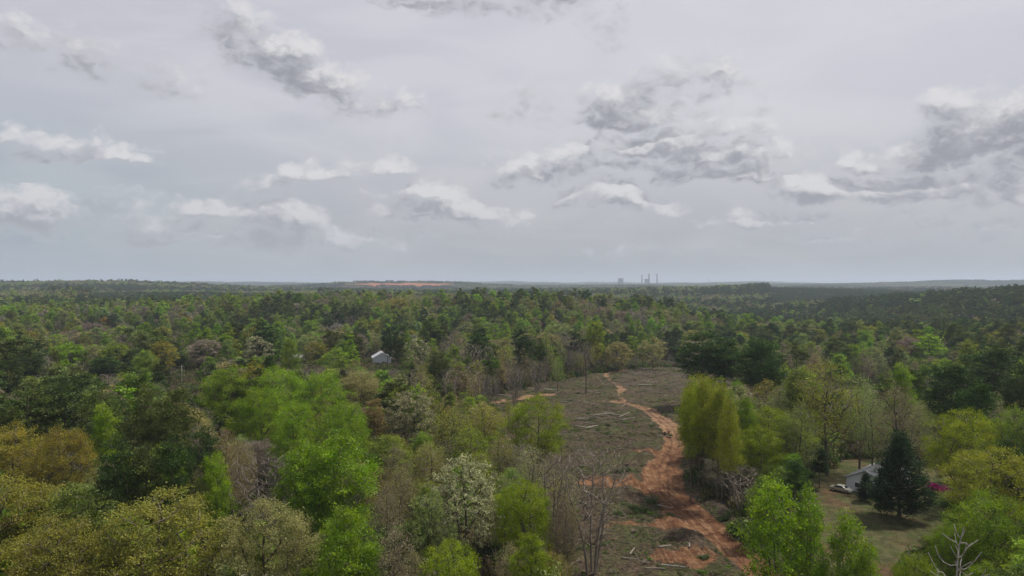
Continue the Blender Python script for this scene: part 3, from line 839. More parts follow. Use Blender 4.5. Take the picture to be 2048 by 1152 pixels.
# ------------------------------------------------------------------ the rest of the woods
def PXP(poly, x, y, z):
    return inpoly(1024 + F * x / y, YH + F * (CAM_H - z) / y, poly)
SEE = [[(985,800),(1100,772),(1200,740),(1345,716),(1365,740),(1345,790),(1372,850),(1372,1010),(1440,1060),(1580,1160),(1150,1160),(1110,1080),(1135,900),(1130,830),(1000,850)],
       [(1605,955),(1660,925),(1700,920),(1890,915),(1895,1050),(1850,1090),(1800,1160),(1640,1160),(1640,1040),(1610,990)],
       [(728,698),(800,698),(800,736),(728,736)],[(556,700),(608,700),(608,730),(556,730)],[(335,748),(405,748),(405,782),(335,782)]]
def species(px, d, u, nz, n2, n3):
    """choice of tree by place; u uniform, nz/n2 slow noises"""
    if d > 1000:
        pine = .45
        if 180 < px < 640 and d < 1800: pine = .93
        if 1540 < px < 2300 and 1300 < d < 2700: pine = .99
        if px > 1650 and d < 1300: pine = .9
        pine = pine - .08 + (nz - .5) * 3.2 if pine < .8 else pine
    elif px > 1680 and d > 560: pine = .88
    elif 1330 < px < 1640 and 230 < d < 480: pine = .06
    elif px > 1330 and d > 450: pine = .34 + (nz - .5) * 1.2
    elif d > 560: pine = .16 + (nz - .5) * 1.7
    elif px < 560 and d < 330: pine = .3
    elif px < 560: pine = .13 + (nz - .5) * 1.5
    elif px > 1560: pine = .25
    else: pine = .18 + (nz - .5) * .5
    if u < pine and d > 1000: return 'pine', 'pine' if n2 < .6 else 'deep'
    if u < pine: return 'pine', ('pine' if n2 < .45 else 'deep' if n2 < .55 and d > 400 else 'pinelight')
    r = (u - pine) / max(1e-3, 1 - pine)
    r = float(np.clip(r * .6 + np.clip((n3 - .25) * 2, 0, 1) * .4, 0, .999))
    if d > 1000:
        return ('round', ('tan', 'sage', 'pale', 'sage', 'mauve')[int(n2 * 4.99)]) if r < .7 else ('oval', 'green')
    if 560 < px < 1330 and d < 320:       # thin brown spring woods
        opts = [('thin', 'brown'), ('thin', 'olive'), ('thin', 'tan'), ('bare', 'brown'), ('oval', 'green'), ('thin', 'yellowgreen')]
    elif px > 1480 and d < 420:
        opts = [('thin', 'sage'), ('thin', 'brown'), ('bare', 'brown'), ('thin', 'green'), ('oval', 'green'), ('thin', 'olive')]
    elif 820 < px < 1250 and d < 520:
        opts = [('bare', 'brown'), ('thin', 'brown'), ('bare', 'brown'), ('thin', 'green'), ('round', 'tan'), ('oval', 'green')]
    else:
        opts = [('oval', 'green'), ('cone', 'bright'), ('oval', 'bright'), ('round', 'tan'), ('bare', 'mauve'), ('thin', 'brown'), ('round', 'sage'), ('cone', 'green'), ('oval', 'green'),
                ('oval', 'sage'), ('round', 'mauve'), ('cone', 'bright'), ('bare', 'brown'), ('thin', 'tan'), ('round', 'gold'), ('oval', 'bright'), ('round', 'olive')]
    k = int(r * len(opts)) if n2 < 2 else 0
    return opts[min(k, len(opts) - 1)]

HOUSES_XY = []
hero_arr = np.array([[h['x'], h['y'], h['w'] / 2] for h in objs_heroes])
fill = []
def add_fill(d0, d1, sp, hmul, lod, pxr=None):
    half = R(43)
    xs = np.arange(-d1 * math.sin(half), d1 * math.sin(half), sp)
    ys = np.arange(d0 * .6, d1, sp * .87)
    X, Y = np.meshgrid(xs, ys)
    X = X + (np.arange(len(ys))[:, None] % 2) * sp * .5
    X = X + rng.uniform(-.42, .42, X.shape) * sp; Y = Y + rng.uniform(-.42, .42, Y.shape) * sp
    X, Y = X.ravel(), Y.ravel()
    r = np.hypot(X, Y)
    ok = (r > d0) & (r <= d1) & (np.abs(np.arctan2(X, Y)) < half) & (Y > 20)
    X, Y = X[ok], Y[ok]
    if d0 < 520:
        jx, jy = (fbm(X / 9, Y / 9, 81) - .5) * 8, (fbm(X / 9, Y / 9, 85) - .5) * 8
        ok = ~(inpoly(X + jx, Y + jy, CLEAR) | inpoly(X, Y, CLEAR2) | inpoly(X, Y, YARD)) & (clay_amt(X, Y) < .1)
        X, Y = X[ok], Y[ok]
        dd = np.hypot(X[:, None] - hero_arr[None, :, 0], Y[:, None] - hero_arr[None, :, 1])
        ok = (dd > np.clip(hero_arr[None, :, 2] * .8, 2.5, 6)).all(1)
        X, Y = X[ok], Y[ok]
    mxx, myy, ma, mb = MINE
    ok = ((X - mxx) / ma) ** 2 + ((Y - myy) / mb) ** 2 > 1.05
    X, Y = X[ok], Y[ok]
    plant = ((1024 + F * X / Y > 1540) & (Y > 1300) & (Y < 2700)) | ((1024 + F * X / Y > 180) & (1024 + F * X / Y < 640) & (Y > 1150) & (Y < 1800))
    ok = plant if pxr else ~plant
    X, Y = X[ok], Y[ok]
    Z = hz(X, Y)
    PXs = 1024 + F * X / Y
    nz = fbm(X / 70, Y / 70, 91, 3) if d0 < 900 else fbm(X / 260, Y / 200, 93, 3)
    U = rng.uniform(0, 1, len(X)); N2 = rng.uniform(0, 1, len(X)); HH = rng.normal(0, 1, len(X))
    N3 = fbm(X / 28, Y / 28, 97, 3)
    for x, y, z, px, a, u, n2, hh, n3 in zip(X, Y, Z, PXs, nz, U, N2, HH, N3):
        k, t = species(px, y, u, float(a), n2, float(n3))
        base = dict(pine=20, round=16.5, oval=18.5, cone=18, thin=16, bare=15.5)[k]
        ht = base * hmul * (1 + .19 * max(-2, min(1.7, hh)))
        if y > 420 and 820 < px < 1340 and y < 560: ht *= .8
        if pxr: ht = 13 * (1 + .05 * hh); 
        w_ = (1.15 if pxr else 1) * CROWN_D[k] / 20 * ht * rng.uniform(.75, 1.5)
        fill.append(dict(kind=k, tint=t, x=x, y=y, z=z, ht=ht, w=w_, lod=lod, hero=False))
add_fill(72, 320, 8.0, 1.0, 1)
add_fill(320, 760, 9.8, 1.06, 1)
add_fill(760, 1500, 10.0, 1.06, 2)
add_fill(1500, 3000, 12.5, 1.15, 2)
add_fill(1150, 2700, 7.8, 1, 2, pxr=True)

# near trees must not stand in front of what the photo shows open
keep = []
hpx = np.array([px_of(h['x'], h['y']) for h in objs_heroes]); hd = np.array([h['y'] for h in objs_heroes])
hw = np.array([h['w'] / h['y'] * F / 2 for h in objs_heroes]); hz_ = hz(hero_arr[:, 0], hero_arr[:, 1])
htop = np.array([YH + F * (CAM_H - zz - h['ht']) / h['y'] for zz, h in zip(hz_, objs_heroes)])
hch = np.array([h['ht'] * .55 / h['y'] * F for h in objs_heroes])
for t in fill:
    if t['y'] > 520: keep.append(t); continue
    px = px_of(t['x'], t['y']); wp = t['w'] / 2 / t['y'] * F
    good = False
    for sc in (1.0, .8, .64, .5):
        ht = t['ht'] * sc
        pyt = YH + F * (CAM_H - t['z'] - ht) / t['y']
        pyb = YH + F * (CAM_H - t['z']) / t['y']
        m = (hd > t['y']) & (np.abs(hpx - px) < hw * .8 + wp * sc * .6)
        if (pyt < htop + hch * .9)[m].any(): continue
        bad = False
        qx = px + wp * sc * np.array([0, -.6, .6, -.95, .95, -.8, .8, 0, 0, 0]); qy = pyt + (pyb - pyt) * np.array([0, .08, .08, .25, .25, .5, .5, .25, .6, 1])
        for P_ in SEE:
            if inpoly(qx, qy, P_).any(): bad = True; break
        for (hx_, h1_, hd_) in ((584, 722, 422), (764, 728, 396)):
            if t['y'] < hd_ and abs(px - hx_) < wp * sc * .8 + 13 and pyt < h1_: bad = True
        if bad: continue
        good = True; break
    if good:
        t['ht'] *= sc; t['w'] *= (sc + 1) / 2 if sc < 1 else 1
        keep.append(t)
fill = keep
def band(poly, n, kinds, h0, h1):
    P_ = np.array(poly, float); c = 0
    while c < n:
        px, py = rng.uniform(P_[:, 0].min(), P_[:, 0].max()), rng.uniform(P_[:, 1].min(), P_[:, 1].max())
        if not bool(inpoly(np.array([px]), np.array([py]), poly)[0]): continue
        x, y = G(px, py); k, t = kinds[int(rng.integers(0, len(kinds)))]; c += 1
        if float(clay_amt(np.array([x]), np.array([y]))[0]) > .3: continue
        ht = rng.uniform(h0, h1)
        fill.append(dict(kind=k, tint=t, x=x, y=y, z=float(hz(x, y)), ht=ht, w=ht * rng.uniform(.28, .5), lod=1, hero=False))
TW = [('bare', 'brown'), ('thin', 'brown'), ('bare', 'brown'), ('thin', 'tan'), ('thin', 'yellowgreen'), ('bare', 'brown')]
band([(1000,870),(1090,850),(1130,900),(1150,1000),(1165,1152),(1060,1240),(1020,1000)], 34, TW, 4, 9)
band([(985,850),(1060,800),(1105,830),(1100,870),(1010,900)], 16, TW, 4, 8)
band([(850,800),(985,770),(1110,752),(1200,738),(1200,744),(1110,768),(1000,790),(940,812)], 70, TW, 8, 16)
band([(1200,736),(1340,715),(1345,722),(1210,745)], 14, TW, 5, 11)
print('fill trees', len(fill))

# ------------------------------------------------------------------ which trees show: front to back on a coarse picture
alltrees = objs_heroes + fill
for h in objs_heroes: h['z'] = float(hz(h['x'], h['y'])); h['lod'] = 0 if h['y'] < 330 else 1
alltrees.sort(key=lambda t: t['y'])
buf = np.zeros((576, 1024), bool)
for t in alltrees:
    s = F / t['y'] / 2
    cx = 512 + s * t['x']; top = YH / 2 + s * (CAM_H - t['z'] - t['ht']); ch = t['ht'] * .62 * s; rw = max(.5, t['w'] / 2 * s)
    x0, x1 = int(max(0, cx - rw)), int(min(1024, cx + rw + 1)); y0, y1 = int(max(0, top)), int(min(576, top + ch + 1))
    t['vis'] = 0; t['px'] = cx * 2; t['py'] = top * 2
    if x1 <= x0 or y1 <= y0: continue
    yy, xx = np.mgrid[y0:y1, x0:x1]
    el_ = ((xx + .5 - cx) / rw) ** 2 + ((yy + .5 - top - ch / 2) / max(.5, ch / 2)) ** 2 <= 1
    v = el_ & ~buf[y0:y1, x0:x1]
    t['vis'] = int(v.sum())
    if t['kind'] not in ('thin', 'bare', 'snag', 'spire'): buf[y0:y1, x0:x1] |= el_
byfam = {}
for t in alltrees:
    byfam.setdefault(FAMILY[t['kind']], []).append(t)
LIMIT = 290
single = []
for fam, L in byfam.items():
    L.sort(key=lambda t: (-int(t['hero']), -t['vis']))
    for i, t in enumerate(L):
        t['single'] = (t['hero'] or t['vis'] > 5) and i < LIMIT
        if t['single']: single.append(t)
rest = [t for t in alltrees if not t['single']]
print('single trees', len(single), {k: sum(1 for t in single if FAMILY[t['kind']] == k) for k in byfam}, 'rest', len(rest))

# ------------------------------------------------------------------ labels for the single trees
COLW = dict(olive='olive', gold='golden', tan='tan', rust='rusty brown', green='mid-green', bright='bright green', lime='yellow-green', yellowgreen='tawny',
            deep='deep green', pine='dark', pinelight='thin-crowned', pale='pale', cream='cream', sage='sage green', brown='brownish', cedar='blackish', mauve='mauve-grey')
NOUN = dict(oak_tree='round tree', poplar_tree='slim tree', budding_tree='thin budding tree', bare_tree='leafless tree', sapling_tree='young tree',
            blossoming_tree='flowering tree', pine_tree='pine', cedar_tree='cedar', dead_tree='dead tree')
GRPN = dict(oak_tree='round-crowned trees of the spring woods', poplar_tree='narrow-crowned trees of the spring woods', budding_tree='thin budding trees of the spring woods',
            bare_tree='leafless trees of the spring woods', sapling_tree='young large-leaved trees', blossoming_tree='pale flowering trees', pine_tree='pines of the spring woods',
            cedar_tree='cedars on the lawn', dead_tree='dead trees')
def zone(t):
    px, d = t['px'], t['y']
    if d < 200:
        for lim, s in ((250, 'round the golden oaks'), (480, 'among the dark pines below the small road'), (760, 'round the tall oval green tree'), (1010, 'near the cream-flowering tree'),
                       (1340, 'beside the leafless multi-stemmed tree'), (1480, 'at the grove by the clay track'), (1620, 'behind the young large-leaved trees'), (1760, 'behind the parked car'),
                       (1880, 'behind the cedar and white house'), (9999, 'near the magenta bush')):
            if px < lim: return s
    if d < 330:
        for lim, s in ((160, 'above the golden edge oak'), (350, 'left of the small road'), (560, 'right of the small road'), (730, 'behind the big green clump'), (860, 'behind the whitish tree'),
                       (1010, 'along the left side of the clearing'), (1400, 'along the clearing edge'), (1580, 'beside the three dark pines'), (1740, 'behind the tall dark-trunked tree'),
                       (1880, 'before the valley cut-over'), (9999, 'behind the round-headed pine')):
            if px < lim: return s
    if d < 520:
        for lim, s in ((170, 'round the ball-shaped green tree'), (330, 'near the orange-gold tree'), (470, 'above the small road'), (600, 'near the grey-roofed house'), (730, 'between the two houses'),
                       (860, 'round the white gabled house'), (1000, 'right of the white gabled house'), (1130, 'behind the left end of the clearing'), (1250, 'behind the lone snag'),
                       (1400, 'at the top edge of the clearing'), (1600, 'beyond the three dark pines'), (1800, 'in the right-hand valley'), (9999, 'at the foot of the pine hill')):
            if px < lim: return s
    for lim, s in ((200, 'in the far left woods'), (400, 'below the left dark pine band'), (560, 'near the tall narrow green tree'), (700, 'far behind the grey-roofed house'),
                   (850, 'far behind the white gabled house'), (1000, 'on the ridge below the red mine'), (1150, 'on the ridge crest'), (1300, 'on the ridge below the power plant'),
                   (1450, 'on the ridge past the power plant'), (1600, 'on the ridge end by the valley'), (1780, 'at the mouth of the valley'), (9999, 'on the pine hill')):
        if px < lim: return s + (' far back' if d > 800 else '')
ORD = ['first', 'second', 'third', 'fourth', 'fifth', 'sixth', 'seventh', 'eighth', 'ninth', 'tenth', 'eleventh', 'twelfth', 'thirteenth', 'fourteenth', 'fifteenth', 'sixteenth', 'seventeenth', 'eighteenth', 'nineteenth', 'twentieth']
ORD += ['twenty-' + o for o in ORD[:9]] + ['thirtieth'] + ['thirty-' + o for o in ORD[:9]] + ['fortieth'] + ['forty-' + o for o in ORD[:9]] + ['fiftieth'] + ['fifty-' + o for o in ORD[:9]]
bk = {}
for t in single:
    t['fam'] = FAMILY[t['kind']]
    if t.get('label'): continue
    col = COLW[t['tint']]
    if t['kind'] in ('bare', 'snag', 'spire'): col = 'grey-brown' if t['tint'] == 'brown' else 'mauve-grey'
    bk.setdefault((col, NOUN[t['fam']], zone(t)), []).append(t)
for (c, n, z), L in bk.items():
    L.sort(key=lambda t: t['ht'])
    if len(L) == 1: L[0]['label'] = f'{c} {n} {z}'
    elif len(L) == 2:
        L[0]['label'] = f'shorter {c} {n} {z}'; L[1]['label'] = f'taller {c} {n} {z}'
    else:
        L.sort(key=lambda t: t['px'])
        for i, t in enumerate(L):
            o_ = ORD[min(i, len(ORD) - 1)] if i < len(L) - 1 else 'rightmost'
            t['label'] = f'{o_} {c} {n} {z}' + ('' if o_ == 'rightmost' else ' from left')

# ------------------------------------------------------------------ place single trees
def tvar(t): return NVAR[t['lod']].get(t['kind'], 1)
def jit(c, k=1.0):
    c = np.array(c) * rng.uniform(1 - .2 * k, 1 + .2 * k)
    c = c * rng.uniform(1 - .12 * k, 1 + .12 * k, 3)
    return [float(x) for x in c]
for t in single:
    lod = t['lod']
    if t['kind'] in ('thin', 'bare', 'oval', 'round', 'pine') and t['y'] < 170: lod = 0
    if t['kind'] not in NVAR[lod]: lod = 0
    vr = int(rng.integers(0, NVAR[lod][t['kind']]))
    trunk, crown = proto(t['kind'], lod, vr)
    Ht, Wt = true_size(t['kind'], lod, vr)
    name = t['fam']
    root = empty(name, (t['x'], t['y'], t['z'] - .15), rng.uniform(0, 6.28), label=t['label'], cat='dead tree' if t['fam'] == 'dead_tree' else 'bush' if 0 else 'tree', group=GRPN[t['fam']])
    sx = t['w'] / Wt; sz = t['ht'] / Ht
    root.scale = (sx, sx * rng.uniform(.92, 1.08), sz)
    a = link('trunk', trunk, root)
    if crown is not None:
        b = link('crown', crown, root)
        b['tint'] = jit(TINTS[t['tint']], .3 if t['hero'] else 1.0)

# ------------------------------------------------------------------ masses built with geometry nodes
def scatter(name, protos, pts, pick, rot, scl, tint, label, kind='stuff'):
    """protos: list of mesh data; one object, instances of them on its points"""
    pc = bpy.data.collections.new(name + '_kinds')
    for i, me in enumerate(protos):
        po = bpy.data.objects.new(f'{name}_{i:03d}', me); pc.objects.link(po)
    me = bpy.data.meshes.new(name)
    n = len(pts)
    me.vertices.add(n); me.vertices.foreach_set('co', np.asarray(pts, np.float32).ravel())
    for nm, typ, val, key in (('pick', 'INT', pick, 'value'), ('rot', 'FLOAT_VECTOR', rot, 'vector'), ('scl', 'FLOAT_VECTOR', scl, 'vector'), ('tint', 'FLOAT_COLOR', tint, 'color')):
        at = me.attributes.new(nm, typ, 'POINT')
        v = np.asarray(val, np.int32 if typ == 'INT' else np.float32)
        if typ == 'FLOAT_COLOR': v = np.concatenate([v, np.ones((n, 1), np.float32)], 1)
        at.data.foreach_set(key, v.ravel())
    o = link(name, me); tag(o, label, kind=kind)
    g = bpy.data.node_groups.new(name + '_scatter', 'GeometryNodeTree')
    g.interface.new_socket('Geometry', in_out='INPUT', socket_type='NodeSocketGeometry')
    g.interface.new_socket('Geometry', in_out='OUTPUT', socket_type='NodeSocketGeometry')
    gi = g.nodes.new('NodeGroupInput'); go = g.nodes.new('NodeGroupOutput')
    ci = g.nodes.new('GeometryNodeCollectionInfo'); ci.inputs[0].default_value = pc
    ci.inputs['Separate Children'].default_value = True; ci.inputs['Reset Children'].default_value = True
    ip = g.nodes.new('GeometryNodeInstanceOnPoints')
    def na(nm, ty):
        q = g.nodes.new('GeometryNodeInputNamedAttribute'); q.data_type = ty; q.inputs[0].default_value = nm; return q.outputs['Attribute']
    g.links.new(gi.outputs[0], ip.inputs['Points']); g.links.new(ci.outputs[0], ip.inputs['Instance'])
    ip.inputs['Pick Instance'].default_value = True
    g.links.new(na('pick', 'INT'), ip.inputs['Instance Index'])
    er = g.nodes.new('FunctionNodeEulerToRotation'); g.links.new(na('rot', 'FLOAT_VECTOR'), er.inputs[0])
    g.links.new(er.outputs[0], ip.inputs['Rotation']); g.links.new(na('scl', 'FLOAT_VECTOR'), ip.inputs['Scale'])
    g.links.new(ip.outputs[0], go.inputs[0])
    md = o.modifiers.new('scatter', 'NODES'); md.node_group = g
    return o
def join_pair(name, trunk, crown):
    bm_v, bm_q, mi, vv = [], [], [], []
    off = 0
    mats = []
    for me in (trunk, crown):
        if me is None: continue
        v = np.empty(len(me.vertices) * 3, np.float32); me.vertices.foreach_get('co', v)
        q = np.empty(len(me.polygons) * 4, np.int32); me.loops.foreach_get('vertex_index', q)
        m = np.empty(len(me.polygons), np.int32); me.polygons.foreach_get('material_index', m)
        a = me.attributes.get('v'); vals = np.full(len(me.polygons), .5, np.float32)
        if a: a.data.foreach_get('value', vals)
        bm_v.append(v.reshape(-1, 3)); bm_q.append(q.reshape(-1, 4) + off); mi.append(m + len(mats)); vv.append(vals)
        off += len(me.vertices); mats += list(me.materials)
    return mk_mesh(name, np.concatenate(bm_v), np.concatenate(bm_q), mats, mi=np.concatenate(mi), fatt=dict(v=np.concatenate(vv)))
def tree_scatter(name, L, label):
    keys = sorted({(t['kind'], t['lod'], v) for t in L for v in range(tvar(t))})
    idx = {k: i for i, k in enumerate(keys)}
    protos = [join_pair('_'.join(map(str, k)), *proto(k[0], k[1], k[2])) for k in keys]
    n = len(L)
    vs = [int(rng.integers(0, tvar(t))) for t in L]
    pick = [idx[(t['kind'], t['lod'], v)] for t, v in zip(L, vs)]
    TS = [true_size(t['kind'], t['lod'], v) for t, v in zip(L, vs)]
    pts = np.array([[t['x'], t['y'], t['z'] - .2] for t in L])
    rot = np.zeros((n, 3)); rot[:, 2] = rng.uniform(0, 6.28, n)
    scl = np.array([[t['w'] / q[1], t['w'] / q[1], t['ht'] / q[0]] for t, q in zip(L, TS)])
    tint = np.array([jit(TINTS[t['tint']]) for t in L])
    return scatter(name, protos, pts, pick, rot, scl, tint, label)
for t in rest:
    if t['kind'] not in NVAR[t['lod']]: t['kind'] = 'oval' if t['kind'] == 'cone' else t['kind']
    if t['kind'] not in NVAR[t['lod']]: t['lod'] = 1 if t['kind'] in NVAR[1] else 0
tree_scatter('pine_woods', [t for t in rest if t['kind'] == 'pine'], 'dark pine woods covering the far ridges and hollows')
tree_scatter('leafy_woods', [t for t in rest if t['kind'] in ('round', 'oval', 'cone', 'blossom', 'slender', 'sapling')], 'green and tan leafy woods filling in behind the single trees')
tree_scatter('budding_woods', [t for t in rest if t['kind'] in ('thin', 'bare')], 'thin leafless and budding woods between the other trees')

# clumps of treetops for the country from 3 to 7 km
def clump_mesh(name, seed, pinefrac):
    g = np.random.default_rng(seed)
    Vs, Qs, mi, vv = [], [], [], []; off = 0
    for k in range(22):
        c = np.array([g.uniform(-26, 26), g.uniform(-26, 26), 0])
        h = g.uniform(11, 20); r = g.uniform(3.5, 6)
        n = 30
        C = g.normal(size=(n, 3)); C /= np.linalg.norm(C, axis=1)[:, None]; C[:, 2] = np.abs(C[:, 2])
        C = c + np.array([0, 0, h - r * .8]) + C * np.array([r, r, r * .9])
        W, q = leaf_quads(C, g.uniform(2.2, 4.2, n), g, .8)
        Vs.append(W); Qs.append(q + off); off += len(W)
        vv.append(np.clip(g.uniform(0, 1) * .7 + g.uniform(0, .3, n), 0, 1)); mi.append(np.zeros(n, int))
    return mk_mesh(name, np.concatenate(Vs), np.concatenate(Qs), [M_leaf], mi=np.concatenate(mi), fatt=dict(v=np.concatenate(vv)))
cl = [clump_mesh(f'treetops_{i}', 900 + i, 0) for i in range(4)]
X, Y = [], []
d = 2950.
while d < 9000:
    sp = 40 if d < 4500 else 55 if d < 6500 else 80
    nA = int(2 * R(42) * d / sp)
    a = np.linspace(-R(42), R(42), nA) + rng.uniform(-.4, .4, nA) * sp / d
    rr = d + rng.uniform(-.4, .4, nA) * sp
    X.append(rr * np.sin(a)); Y.append(rr * np.cos(a)); d += sp
X = np.concatenate(X); Y = np.concatenate(Y)
q = ((X - MINE[0]) / MINE[2]) ** 2 + ((Y - MINE[1]) / MINE[3]) ** 2
X, Y = X[q > 1.15], Y[q > 1.15]
n = len(X)
nz = fbm(X / 500, Y / 300, 101, 3)
tt = np.where((nz + rng.normal(0, .06, n) > .5)[:, None], np.array([[.022, .036, .018]]), np.array([[.110, .130, .055]]))
tt = np.where((fbm(X / 200, Y / 150, 103, 2) > .66)[:, None], np.array([[.12, .105, .055]]), tt) * rng.uniform(.75, 1.25, (n, 1))
s = np.where(np.hypot(X, Y) < 4500, 1.0, 1.45) * rng.uniform(.85, 1.15, n)
rot = np.zeros((n, 3)); rot[:, 2] = rng.uniform(0, 6.28, n)
scatter('far_forest', cl, np.stack([X, Y, hz(X, Y) + 2], -1), rng.integers(0, 4, n), rot, np.stack([s, s, np.minimum(s, 1.1)], -1), tt, 'hazy forest rolling away to the skyline')
print('far clumps', n)

# ------------------------------------------------------------------ undergrowth, weeds and sticks
def bush_mesh(name, seed, n=260, r=1.0, ls=.22, tw=14):
    g = np.random.default_rng(seed)
    o = [[], [], 0]
    paths = []
    for k in range(tw):
        a = g.uniform(0, 6.28); e = g.uniform(.3, 1.0)
        tip = np.array([math.cos(a) * e * .9, math.sin(a) * e * .9, g.uniform(.7, 1.25)]) * r
        paths.append((np.array([[0, 0, -.1], tip * .5 + g.normal(size=3) * .06, tip]), np.array([.03, .02, .01])))
    tubes(paths, lambda r_: 3, o)
    nb = sum(len(q_) for q_ in o[1])
    c = g.normal(size=(n, 3)); c /= np.linalg.norm(c, axis=1)[:, None]
    c *= g.uniform(.3, 1, (n, 1)) ** .5; c[:, 2] = np.abs(c[:, 2]); c *= r * (1 + .3 * np.sin(5 * c[:, :1] + seed))
    W, qd = leaf_quads(c, g.uniform(.6, 1.3, n) * ls, g)
    return mk_mesh(name, np.concatenate(o[0] + [W]), np.concatenate(o[1] + [qd + o[2]]), [M_twig, M_leaf], mi=np.r_[np.zeros(nb, int), np.ones(n, int)], fatt=dict(v=np.r_[np.full(nb, .5), g.uniform(0, 1, n)]))
bushes = [bush_mesh(f'bush_{i}', 300 + i) for i in range(3)]
def pts_in(d0, d1, n, half=R(42)):
    r = np.sqrt(rng.uniform(d0 ** 2, d1 ** 2, n)); a = rng.uniform(-half, half, n)
    return r * np.sin(a), r * np.cos(a)
x, y = pts_in(70, 470, 26000)
bad = inpoly(x, y, CLEAR) | inpoly(x, y, CLEAR2) | inpoly(x, y, YARD) | (clay_amt(x, y) > .1)
x, y = x[~bad], y[~bad]; n = len(x)
pal = np.array([(.06, .10, .02), (.10, .10, .035), (.12, .095, .06), (.05, .085, .02), (.15, .13, .05), (.09, .14, .03)])
s = rng.uniform(.8, 2.6, n); rot = np.zeros((n, 3)); rot[:, 2] = rng.uniform(0, 6.28, n)
scatter('undergrowth', bushes, np.stack([x, y, hz(x, y)], -1), rng.integers(0, 3, n), rot, np.stack([s, s, s * rng.uniform(.7, 1.3, n)], -1), pal[rng.integers(0, 6, n)] * rng.uniform(.8, 1.2, (n, 1)), 'low shrubs and brambles growing under the spring woods')
x, y = pts_in(75, 430, 150000)
ok = (inpoly(x, y, CLEAR) | inpoly(x, y, CLEAR2)) & (clay_amt(x, y) < .25) & (fbm(x / 9, y / 9, 141, 3) + rng.normal(0, .05, len(x)) > .47)
x, y = x[ok], y[ok]; n = len(x)
s = rng.uniform(.10, .36, n) * np.where(rng.uniform(0, 1, n) > .95, 2.6, 1); rot = np.zeros((n, 3)); rot[:, 2] = rng.uniform(0, 6.28, n)
pal = np.array([(.07, .12, .03), (.10, .14, .04), (.12, .115, .055), (.09, .16, .03), (.14, .125, .07)])
scatter('weeds', bushes, np.stack([x, y, hz(x, y)], -1), rng.integers(0, 3, n), rot, np.stack([s, s, s * .55], -1), pal[rng.integers(0, 5, n)], 'green weeds and regrowth over the felled clearing')
print('weeds', n)
x, y = pts_in(80, 430, 14000)
ok = (inpoly(x, y, CLEAR) | inpoly(x, y, CLEAR2)) & (clay_amt(x, y) < .1) & (fbm(x / 16, y / 16, 171, 3) + rng.normal(0, .06, len(x)) > .53)
x, y = x[ok], y[ok]; n = len(x)
s = rng.uniform(.5, 1.5, n); rot = np.zeros((n, 3)); rot[:, 2] = rng.uniform(0, 6.28, n)
pal = np.array([(.11, .09, .07), (.17, .14, .11), (.09, .10, .04), (.07, .085, .03)])
scatter('slash_brush', [bush_mesh(f'twig_heap_{i}', 800 + i, 60, 1.0, .16, 46) for i in range(3)], np.stack([x, y, hz(x, y)], -1), rng.integers(0, 3, n), rot, np.stack([s, s * rng.uniform(.5, 1, n), s * .3], -1), pal[rng.integers(0, 4, n)], 'tangled twigs and brush left over the felled clearing')
print('slash', n)
def stick_mesh(name, seed):
    g = np.random.default_rng(seed); o = [[], [], 0]
    p = np.array([[-1, 0, 0], [-.3, g.uniform(-.08, .08), .04], [.4, g.uniform(-.1, .1), .06], [1, g.uniform(-.1, .1), 0.02]])
    tubes([(p, [.05, .045, .035, .02]), (np.array([p[1], p[1] + [.35, .3, .2]]), [.03, .012]), (np.array([p[2], p[2] + [.3, -.25, .15]]), [.025, .01])], lambda r_: 4, o)
    return mk_mesh(name, np.concatenate(o[0]), np.concatenate(o[1]), [M_slash])
M_slash = bark_material('slash', (.12, .095, .075), (.30, .26, .215))
sticks = [stick_mesh(f'stick_{i}', 500 + i) for i in range(4)]
x, y = pts_in(75, 430, 40000)
ok = (inpoly(x, y, CLEAR) | inpoly(x, y, CLEAR2)) & (clay_amt(x, y) < .5) & (fbm(x / 12, y / 12, 151, 3) + rng.normal(0, .08, len(x)) > .5)
x, y = x[ok][:7000], y[ok][:7000]; n = len(x)
s = rng.lognormal(-.45, .5, n) * (1 + sst(y, 220, 380)); rot = rng.normal(0, .12, (n, 3)); rot[:, 2] = rng.uniform(0, 6.28, n)
scatter('slash_debris', sticks, np.stack([x, y, hz(x, y) + .06], -1), rng.integers(0, 4, n), rot, np.stack([s, s, s], -1), np.full((n, 3), .3), 'pale broken branches littering the felled clearing')
print('sticks', n)

# ------------------------------------------------------------------ logs
def log_mesh(name, seed, L, r, mat):
    g = np.random.default_rng(seed); o = [[], [], 0]
    n = 7
    P = np.stack([np.linspace(-L / 2, L / 2, n), g.normal(0, .06, n) * L * .15, g.normal(0, .02, n) * L * .1], -1)
    rr = r * np.linspace(1.1, .55, n)
    P = np.concatenate([P[:1], P, P[-1:]]); rr = np.r_[.01, rr, .01]
    P[0, 0] -= .002; P[-1, 0] += .002
    paths = [(P, rr)]
    for k in range(3):
        i = g.integers(2, n - 1)
        paths.append((np.array([P[i], P[i] + np.array([g.uniform(.2, .6), g.uniform(-.6, .6), g.uniform(.1, .5)]) * L * .12]), np.array([rr[i] * .35, .01])))
    tubes(paths, lambda q_: 8 if q_ > .08 or q_ < .011 else 4, o)
    return mk_mesh(name, np.concatenate(o[0]), np.concatenate(o[1]), [mat], smooth=True)
M_log = simple('log_bark', (.26, .22, .185), .9, .35, 5)
logs = [log_mesh(f'log_{i}', 600 + i, 4.5, .17, M_log if i % 3 else M_dead) for i in range(6)]
